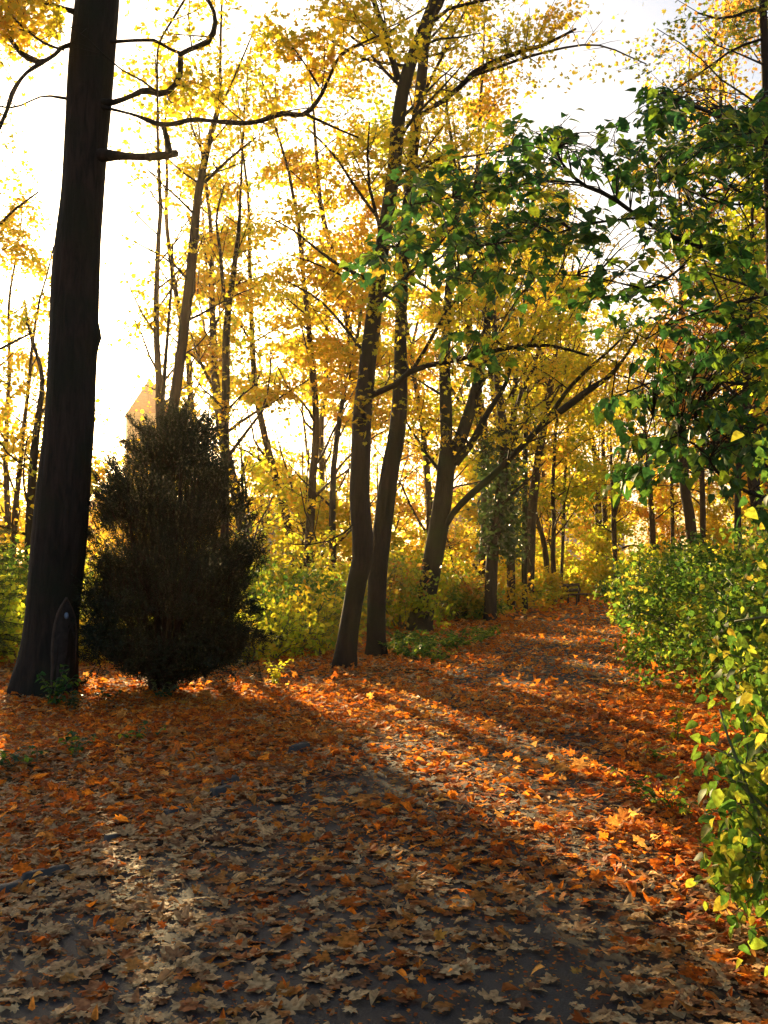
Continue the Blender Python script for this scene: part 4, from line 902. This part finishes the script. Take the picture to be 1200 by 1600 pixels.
labs = ['largest grey kerb stone at the left edge of the picture beside the path', 'long narrow kerb stone second from the left picture edge', 'kerb stone peeping from leaves, third along the left path edge', 'kerb stone peeping from leaves, fourth along the left path edge',
        'kerb stone peeping from leaves, fifth along the left path edge', 'sixth kerb stone along the left path edge, where the sun patch begins', 'farthest visible kerb stone on the left path edge, beside the sun patch']
for k, (a, b, w, d, h, rz) in enumerate([(8, 1392, .30, .16, .10, .9), (72, 1366, .34, .10, .10, .75), (190, 1306, .30, .10, .085, .9), (272, 1270, .20, .12, .09, .9), (345, 1238, .22, .12, .10, .95), (360, 1222, .18, .12, .09, 1.0), (468, 1172, .34, .14, .11, 1.1)]):
    tag(kerb(a, b, w, d, h, rz, k), labs[k], 'kerb stone', 'kerb stones along the left path edge')

# ------------------------------------------------------------------ small green plants
def herb(px, py, h, n, seed, label, leaf='green', size=.07, group=None, name='seedling', spr=.10):
    Yk = CAM_H * FPX / (py - 890); x = P(px, py, Yk)[0]; z = float(gz(x, Yk)); g = np.random.default_rng(seed)
    root = empty(name, (x, Yk, z), label, 'plant', group); st = MB(); pos = []; dd = []
    for k in range(n):
        a = g.uniform(0, 6.28); tip = np.array([x + math.cos(a) * h * .5 * g.random() + g.normal(0, spr), Yk + math.sin(a) * h * .5 * g.random() + g.normal(0, spr), z + h * g.uniform(.5, 1)])
        b = np.array([x + g.normal(0, .03), Yk + g.normal(0, .03), z - .02]); mid = (b + tip) / 2 + np.array([0, 0, h * .12]); p, r = smooth_path([b, mid, tip], [.004, .003, .0015], .05); tube(st, p, r, 4, cap=False)
        for q in range(2, len(p)):
            for _ in range(2): pos.append(p[q]); dd.append(np.array([g.normal(0, 1), g.normal(0, 1), -.1 + g.normal(0, .2)]))
    st.build('stems', M['stemg'], root); m = MB(); put(m, OV[0], np.array(pos), np.array(dd), np.array([0, 0, 1.]) + g.normal(0, .3, (len(pos), 3)), g.uniform(.6, 1.2, len(pos)) * size); m.build('foliage', M[leaf], root)
herb(85, 1108, .50, 11, 1, 'leafy green seedling at the foot of the thick left trunk', size=.085, leaf='green')
herb(112, 1112, .22, 9, 2, 'dark ivy tuft at the right foot of the thick left trunk', leaf='ivy')
herb(168, 1100, .18, 6, 3, 'low green plant on the leaves between thick trunk and yew', leaf='ivy')
herb(250, 1098, .26, 6, 4, 'green seedling right below the yew stems', leaf='ivy', size=.08)
herb(118, 1190, .20, 7, 5, 'small green plant in the fallen leaves left, upper one of three', leaf='green')
herb(55, 1200, .14, 5, 6, 'low green sprout in the fallen leaves near the left picture edge', leaf='green')
herb(15, 1206, .16, 5, 7, 'bright green sprout touching the left picture edge', size=.08)
herb(225, 1165, .12, 6, 8, 'creeping green plant in the fallen leaves below the yew', leaf='green')
herb(430, 1072, .38, 9, 9, 'green tuft in the sun on the leaves right of the yew', leaf='lime')
herb(310, 1060, .4, 12, 10, 'pale yellow green plants right behind the yew foot', leaf='lime')
herb(1015, 1190, .20, 7, 11, 'small weed among red leaves right of the path, far one', leaf='shrub')
herb(1055, 1160, .35, 5, 12, 'yellow leaved sprig at the hedge foot right of the path', leaf='lime')
herb(1035, 1262, .30, 8, 13, 'green weed among red leaves right of the path, near one', leaf='shrub', size=.06)
herb(1085, 1280, .22, 5, 14, 'dark green sprout beside the near weed under the right hand shrub', leaf='shrub', size=.06)
k = 0
for px, py in [(615, 1024), (640, 1030), (668, 1022), (700, 1018), (725, 1012), (748, 1004), (690, 1034), (762, 996), (655, 1012), (630, 1014)]:
    herb(px, py, .30, 13, 30 + k, 'one of the low green plants edging the path right of the twin maples', leaf='shrub', size=.10, group='low plants at the path edge', name='woodland_plant', spr=.25); k += 1

# ------------------------------------------------------------------ buildings seen through the trees
def house(x, y, w, d, rz, zb, eave, ridge, wall, roof, label, name='house', floors=3, cols=4):
    root = empty(name, (x, y, zb), label, 'house'); c, s = math.cos(rz), math.sin(rz)
    def tr(v): v = np.array(v, float); return np.c_[v[:, 0] * c - v[:, 1] * s + x, v[:, 0] * s + v[:, 1] * c + y, v[:, 2]]
    a, b = w / 2, d / 2; m = MB()
    m.add(tr([(-a, -b, zb), (a, -b, zb), (a, b, zb), (-a, b, zb), (-a, -b, eave), (a, -b, eave), (a, b, eave), (-a, b, eave), (-a, 0, ridge), (a, 0, ridge)]), [[4, 8, 7], [5, 6, 9]], [[0, 1, 5, 4], [1, 2, 6, 5], [2, 3, 7, 6], [3, 0, 4, 7]])
    m.build('wall', M[wall], root)
    m = MB(); o = .5; rs = ridge + .15; sl = (ridge - eave) / b; e = eave - o * sl + .15
    v = [(-a - o, -b - o, e), (a + o, -b - o, e), (a + o, b + o, e), (-a - o, b + o, e), (-a - o, 0, rs), (a + o, 0, rs)]; v += [(p, q, r_ + .25) for p, q, r_ in v]
    m.add(tr(v), [], [[0, 1, 5, 4], [3, 4, 5, 2], [6, 10, 11, 7], [9, 8, 11, 10], [0, 6, 7, 1], [3, 2, 8, 9], [0, 4, 10, 6], [4, 3, 9, 10], [1, 7, 11, 5], [5, 11, 8, 2]]); rf = m.build('roof', M[roof], root)
    for f in range(floors):
        for q in range(cols):
            zz = eave - 1.6 - f * 2.9; xx = -a + w * (q + .5) / cols; m = MB()
            fr = [(xx - .55, -b - .06), (xx + .55, -b - .06)]
            for (x0, x1, z0, z1) in ((-.6, .6, .75, .85), (-.6, .6, -.85, -.75), (-.6, -.5, -.75, .75), (.5, .6, -.75, .75), (-.03, .03, -.75, .75)):
                m.add(tr([(xx + p, -b - q_, zz + r_) for p in (x0, x1) for q_ in (-.02, .08) for r_ in (z0, z1)]), None, [[0, 1, 3, 2], [4, 6, 7, 5], [0, 4, 5, 1], [2, 3, 7, 6], [0, 2, 6, 4], [1, 5, 7, 3]])
            wd = m.build('window', M['wallw'], root); wd.parent = root
            m = MB(); m.add(tr([(xx - .5, -b - .03, zz - .75), (xx + .5, -b - .03, zz - .75), (xx + .5, -b - .03, zz + .75), (xx - .5, -b - .03, zz + .75)]), None, [[0, 1, 2, 3]]); pn = m.build('pane', M['glass'], root); pn.parent = wd
house(-13.5, 100, 9, 9, R(-8), -11, 5.0, 8.5, 'wallw', 'roofd', 'pale bluish house glimpsed between the yew and the twin maples')
house(19.5, 112, 12, 9, R(12), -9, 8.5, 12, 'wallw', 'roofd', 'white house glimpsed through leaves left of the bench')
house(13.5, 135, 9, 9, R(-20), -9, 8, 12.5, 'walls', 'roofr', 'house with a red roof glimpsed under the leaning limb')
def church():
    x, y, zb = -38, 160, -10; root = empty('church_tower', (x, y, zb), 'hazy church tower with a pointed roof above the yew', 'church tower')
    def tr(v): v = np.array(v, float); c, s = math.cos(.35), math.sin(.35); return np.c_[v[:, 0] * c - v[:, 1] * s + x, v[:, 0] * s + v[:, 1] * c + y, v[:, 2]]
    a = 3.35; m = MB(); ez = 26.6
    m.add(tr([(p, q, r_) for r_ in (zb, ez) for p, q in ((-a, -a), (a, -a), (a, a), (-a, a))]), None, [[0, 1, 5, 4], [1, 2, 6, 5], [2, 3, 7, 6], [3, 0, 4, 7]]); 
    m.build('wall', M['walls'], root)
    m = MB(); m.add(tr([(p, q, ez - .2) for p, q in ((-a - .4, -a - .4), (a + .4, -a - .4), (a + .4, a + .4), (-a - .4, a + .4))] + [(0, 0, 32.6)]), [[0, 1, 4], [1, 2, 4], [2, 3, 4], [3, 0, 4]], [[3, 2, 1, 0]]); m.build('roof', M['roofr'], root)
    for s_ in (-1.4, 0, 1.4):
        m = MB(); v = [(s_ - .4, -a - .03, ez - 5), (s_ + .4, -a - .03, ez - 5), (s_ + .4, -a - .03, ez - 2.6)] + [(s_ + .4 * math.cos(t), -a - .03, ez - 2.6 + .4 * math.sin(t)) for t in (.6, 1.2, 1.9, 2.5)] + [(s_ - .4, -a - .03, ez - 2.6)]
        m.add(tr(v), [[0, k, k + 1] for k in range(1, 7)]); m.build('louvre_window', M['glass'], root)
    m = MB(); b0 = [(-14, a, zb), (2.5, a, zb), (2.5, a + 26, zb), (-14, a + 26, zb), (-14, a, 8), (2.5, a, 8), (2.5, a + 26, 8), (-14, a + 26, 8)]
    m.add(tr([(p, q + .05, r_) for p, q, r_ in b0]), None, [[0, 1, 5, 4], [1, 2, 6, 5], [2, 3, 7, 6], [3, 0, 4, 7]]); m.build('nave_wall', M['walls'], root)
    m = MB(); m.add(tr([(-14.6, a + .1, 7.8), (3.1, a + .1, 7.8), (3.1, a + 26.6, 7.8), (-14.6, a + 26.6, 7.8), (-5.75, a + .1, 15), (-5.75, a + 26.6, 15)]), [[0, 1, 4], [2, 3, 5]], [[0, 4, 5, 3], [1, 2, 5, 4]]); m.build('nave_roof', M['roofr'], root)
church()

# ------------------------------------------------------------------ fallen leaves
def litter(name, mat, N, ysel, tm, size, seed, dens_f, tilt=.15, lift=.012):
    g = np.random.default_rng(seed); y = ysel(g, N); half = .42 * y + .8
    x = g.uniform(-1, 1, N) * half; k = g.random(N) < dens_f(x, y); x, y = x[k], y[k]
    z = gz(x, y) + np.where((x > pl(y)) & (x < pr(y)), .022, .0) + g.random(len(x)) * lift + .006
    a = g.uniform(0, 6.28, len(x)); tl = np.where(g.random(len(x)) < .25, tilt * 2.4, tilt)
    d = np.c_[np.cos(a), np.sin(a), g.normal(0, 1, len(x)) * tl * .5]; n = np.c_[g.normal(0, 1, (len(x), 2)) * tl[:, None] * .6, np.ones(len(x))]
    sz = size(y) * np.exp(g.normal(0, .30, len(x))); z = z + np.abs(d[:, 2]) * sz * .45
    m = MB(); w = g.integers(0, len(tm), len(x)); p = np.c_[x, y, z]
    for q, t in enumerate(tm): s_ = w == q; put(m, t, p[s_], d[s_], n[s_], sz[s_])
    o = m.build(name, M[mat]); tag(o, kind='stuff'); return o
def on_path(x, y): return sm(x, pl(y) - .1, pl(y) + .5) * (1 - sm(x, pr(y) - .6, pr(y) + .1))
def bare(x, y):   # worn asphalt showing through
    b = sm(wob(x, y, 1.35, 4) + .5 * wob(x, y, 4.3, 2), -.1, .8)
    centre = on_path(x, y); return 1 - centre * (.63 + .20 * b) * np.where(y < 9.5, 1, .70)
def red_and_sunlit(x, y): return np.clip((.14 + .22 * (x < pl(y))) + .76 * sm(x - (pl(y) + pr(y)) / 2, -.9 - .6 * sm(y, 4.5, 7), .7 - .5 * sm(y, 4.5, 7)) * sm(y, 3, 7) + .34 * (y > 8.5) + .4 * sm(y, 5.2, 6.5) * sm(x - pl(y), .9, 1.6), 0, .9)  # red leaf share, raised over the sunlit band to colour in its orange
near = [maple(c, detail=2, seed=s) for s, c in enumerate([(-.5, -.3, .2), (.6, .2, -.3), (.25, -.6, .4), (-.8, .3, .3), (.9, .6, .1), (.1, .1, .1), (-.2, .9, -.5)])]
mid = [maple(c, detail=1, seed=20 + s) for s, c in enumerate([(-.6, -.3, .2), (.7, .2, -.3), (.3, -.8, .4), (.9, .7, .2)])]
lo_ = [maple(c, detail=0, seed=40 + s) for s, c in enumerate([(-.6, -.4, .2), (.8, .3, -.3), (.3, -.9, .4)])]
def rngy(a, b): return lambda g, N: np.sqrt(g.uniform(a * a, b * b, N))
# nearer leaves are real lobed shapes, farther ones simpler
near += [ovate(3, .3, .3, .3), ovate(2, -.2, -.3, .26)]; mid += [ovate(2, .3, .3, .3)]
litter('leaf_crumbs', 'litter_red', 26000, rngy(2.6, 10), [penta, diamond], lambda y: .014 + .0006 * y, 11, lambda x, y: on_path(x, y) * .9, lift=.004)
litter('fallen_leaves', 'litter', 21000, rngy(2.6, 6.5), near, lambda y: .058 + 0 * y, 1, lambda x, y: bare(x, y) * (1 - .6 * red_and_sunlit(x, y)))
litter('fallen_red_leaves', 'litter_red', 15000, rngy(2.6, 6.5), near, lambda y: .056 + 0 * y, 2, lambda x, y: bare(x, y) * red_and_sunlit(x, y), tilt=.34, lift=.03)
litter('fallen_leaves', 'litter', 36000, rngy(6.5, 13.5), mid, lambda y: .068 + 0 * y, 3, lambda x, y: bare(x, y) * (1 - .6 * red_and_sunlit(x, y)))
litter('fallen_red_leaves', 'litter_red', 36000, rngy(6.5, 13.5), mid, lambda y: .066 + 0 * y, 4, lambda x, y: bare(x, y) * (.15 + red_and_sunlit(x, y)), tilt=.34, lift=.03)
litter('fallen_leaves', 'litter', 26000, rngy(13.5, 30), lo_, lambda y: .085 + 0 * y, 5, lambda x, y: bare(x, y))
litter('fallen_red_leaves', 'litter_red', 44000, rngy(13.5, 30), lo_, lambda y: .085 + 0 * y, 6, lambda x, y: bare(x, y) * .9, tilt=.5)
litter('fallen_red_leaves', 'litter_red', 22000, rngy(30, 75), [penta], lambda y: .13 + .001 * y, 7, lambda x, y: np.where((x > pl(y) - 3) & (x < pr(y) + 2), 1, .3), tilt=.5)

# ------------------------------------------------------------------ evening haze
def haze():
    m = MB(); box(m, (0, 500, 10), (5400, 5400, 54)); m2 = bpy.data.materials.new('evening_haze'); m2.use_nodes = True; nt = m2.node_tree; nt.nodes.clear()
    o_ = nt.nodes.new('ShaderNodeOutputMaterial'); v = nt.nodes.new('ShaderNodeVolumePrincipled'); v.inputs['Color'].default_value = (1, .78, .50, 1)
    v.inputs['Density'].default_value = HAZE; v.inputs['Anisotropy'].default_value = .66; nt.links.new(v.outputs[0], o_.inputs['Volume'])
    tag(m.build('haze', m2), kind='stuff')
HAZE = .0003
if HAZE: haze()
# labels that tell the repeats apart: colour, what each stands behind, and how near it is
ZONES = [(-9999, 'beyond the left picture edge'), (0, 'around the thick left trunk'), (125, 'behind the yew'), (400, 'in the gap between yew and twin maples'), (520, 'behind the twin maples'), (615, 'around the mossy forked trunk'),
         (715, 'around the ivy clad trunks'), (840, 'left of the bench'), (915, 'beyond the end of the path'), (1010, 'rising over the right hand hedge'), (1200, 'beyond the right picture edge')]
ORD = ['nearest', 'second nearest', 'third nearest', 'fourth nearest', 'fifth nearest', 'sixth nearest', 'seventh nearest', 'eighth nearest', 'ninth nearest', 'tenth nearest', 'eleventh nearest', 'twelfth nearest', 'thirteenth nearest', 'fourteenth nearest', 'fifteenth nearest']
bpy.context.view_layer.update()
for grp, what in [('autumn trees filling the wood', 'tall {} tree {}, {} there'), ('small yellow understory trees', 'bushy {} tree {}, {} there'), ('low shrubs along the left side', '{} undershrub {}, {} there'),
                  ('far shrubs along the right side', 'far {} hedge shrub {}, {} there'), ('low plants at the path edge', 'low {} plant {}, {} there')]:
    obs = [o for o in col.objects if o.get('group') == grp and o.parent is None]; zones = {}
    for o in obs:
        px = project(np.array(o.location))[0][0]; zn = [z for a, z in ZONES if px >= a][-1]; zones.setdefault(zn, []).append(o)
    for zn, lst in zones.items():
        lst.sort(key=lambda o: o.location.y)
        for n_, o in enumerate(lst):
            c = [c_ for c_ in o.children if c_.name.split('.')[0] in ('crown', 'foliage')]; mn = c[0].data.materials[0].name if c else 'yellow'
            cn = {'yellow_leaves': 'yellow', 'golden_leaves': 'golden', 'russet_leaves': 'russet', 'yellow_green_leaves': 'yellow green', 'shrub_leaves': 'green', 'mixed_shrub_leaves': 'mixed brown and green'}.get(mn, 'yellow')
            o['label'] = what.format(cn, zn, ORD[n_] if len(lst) > 1 else 'only one')
print('faces', sum(len(o.data.polygons) for o in col.objects if o.type == 'MESH'))
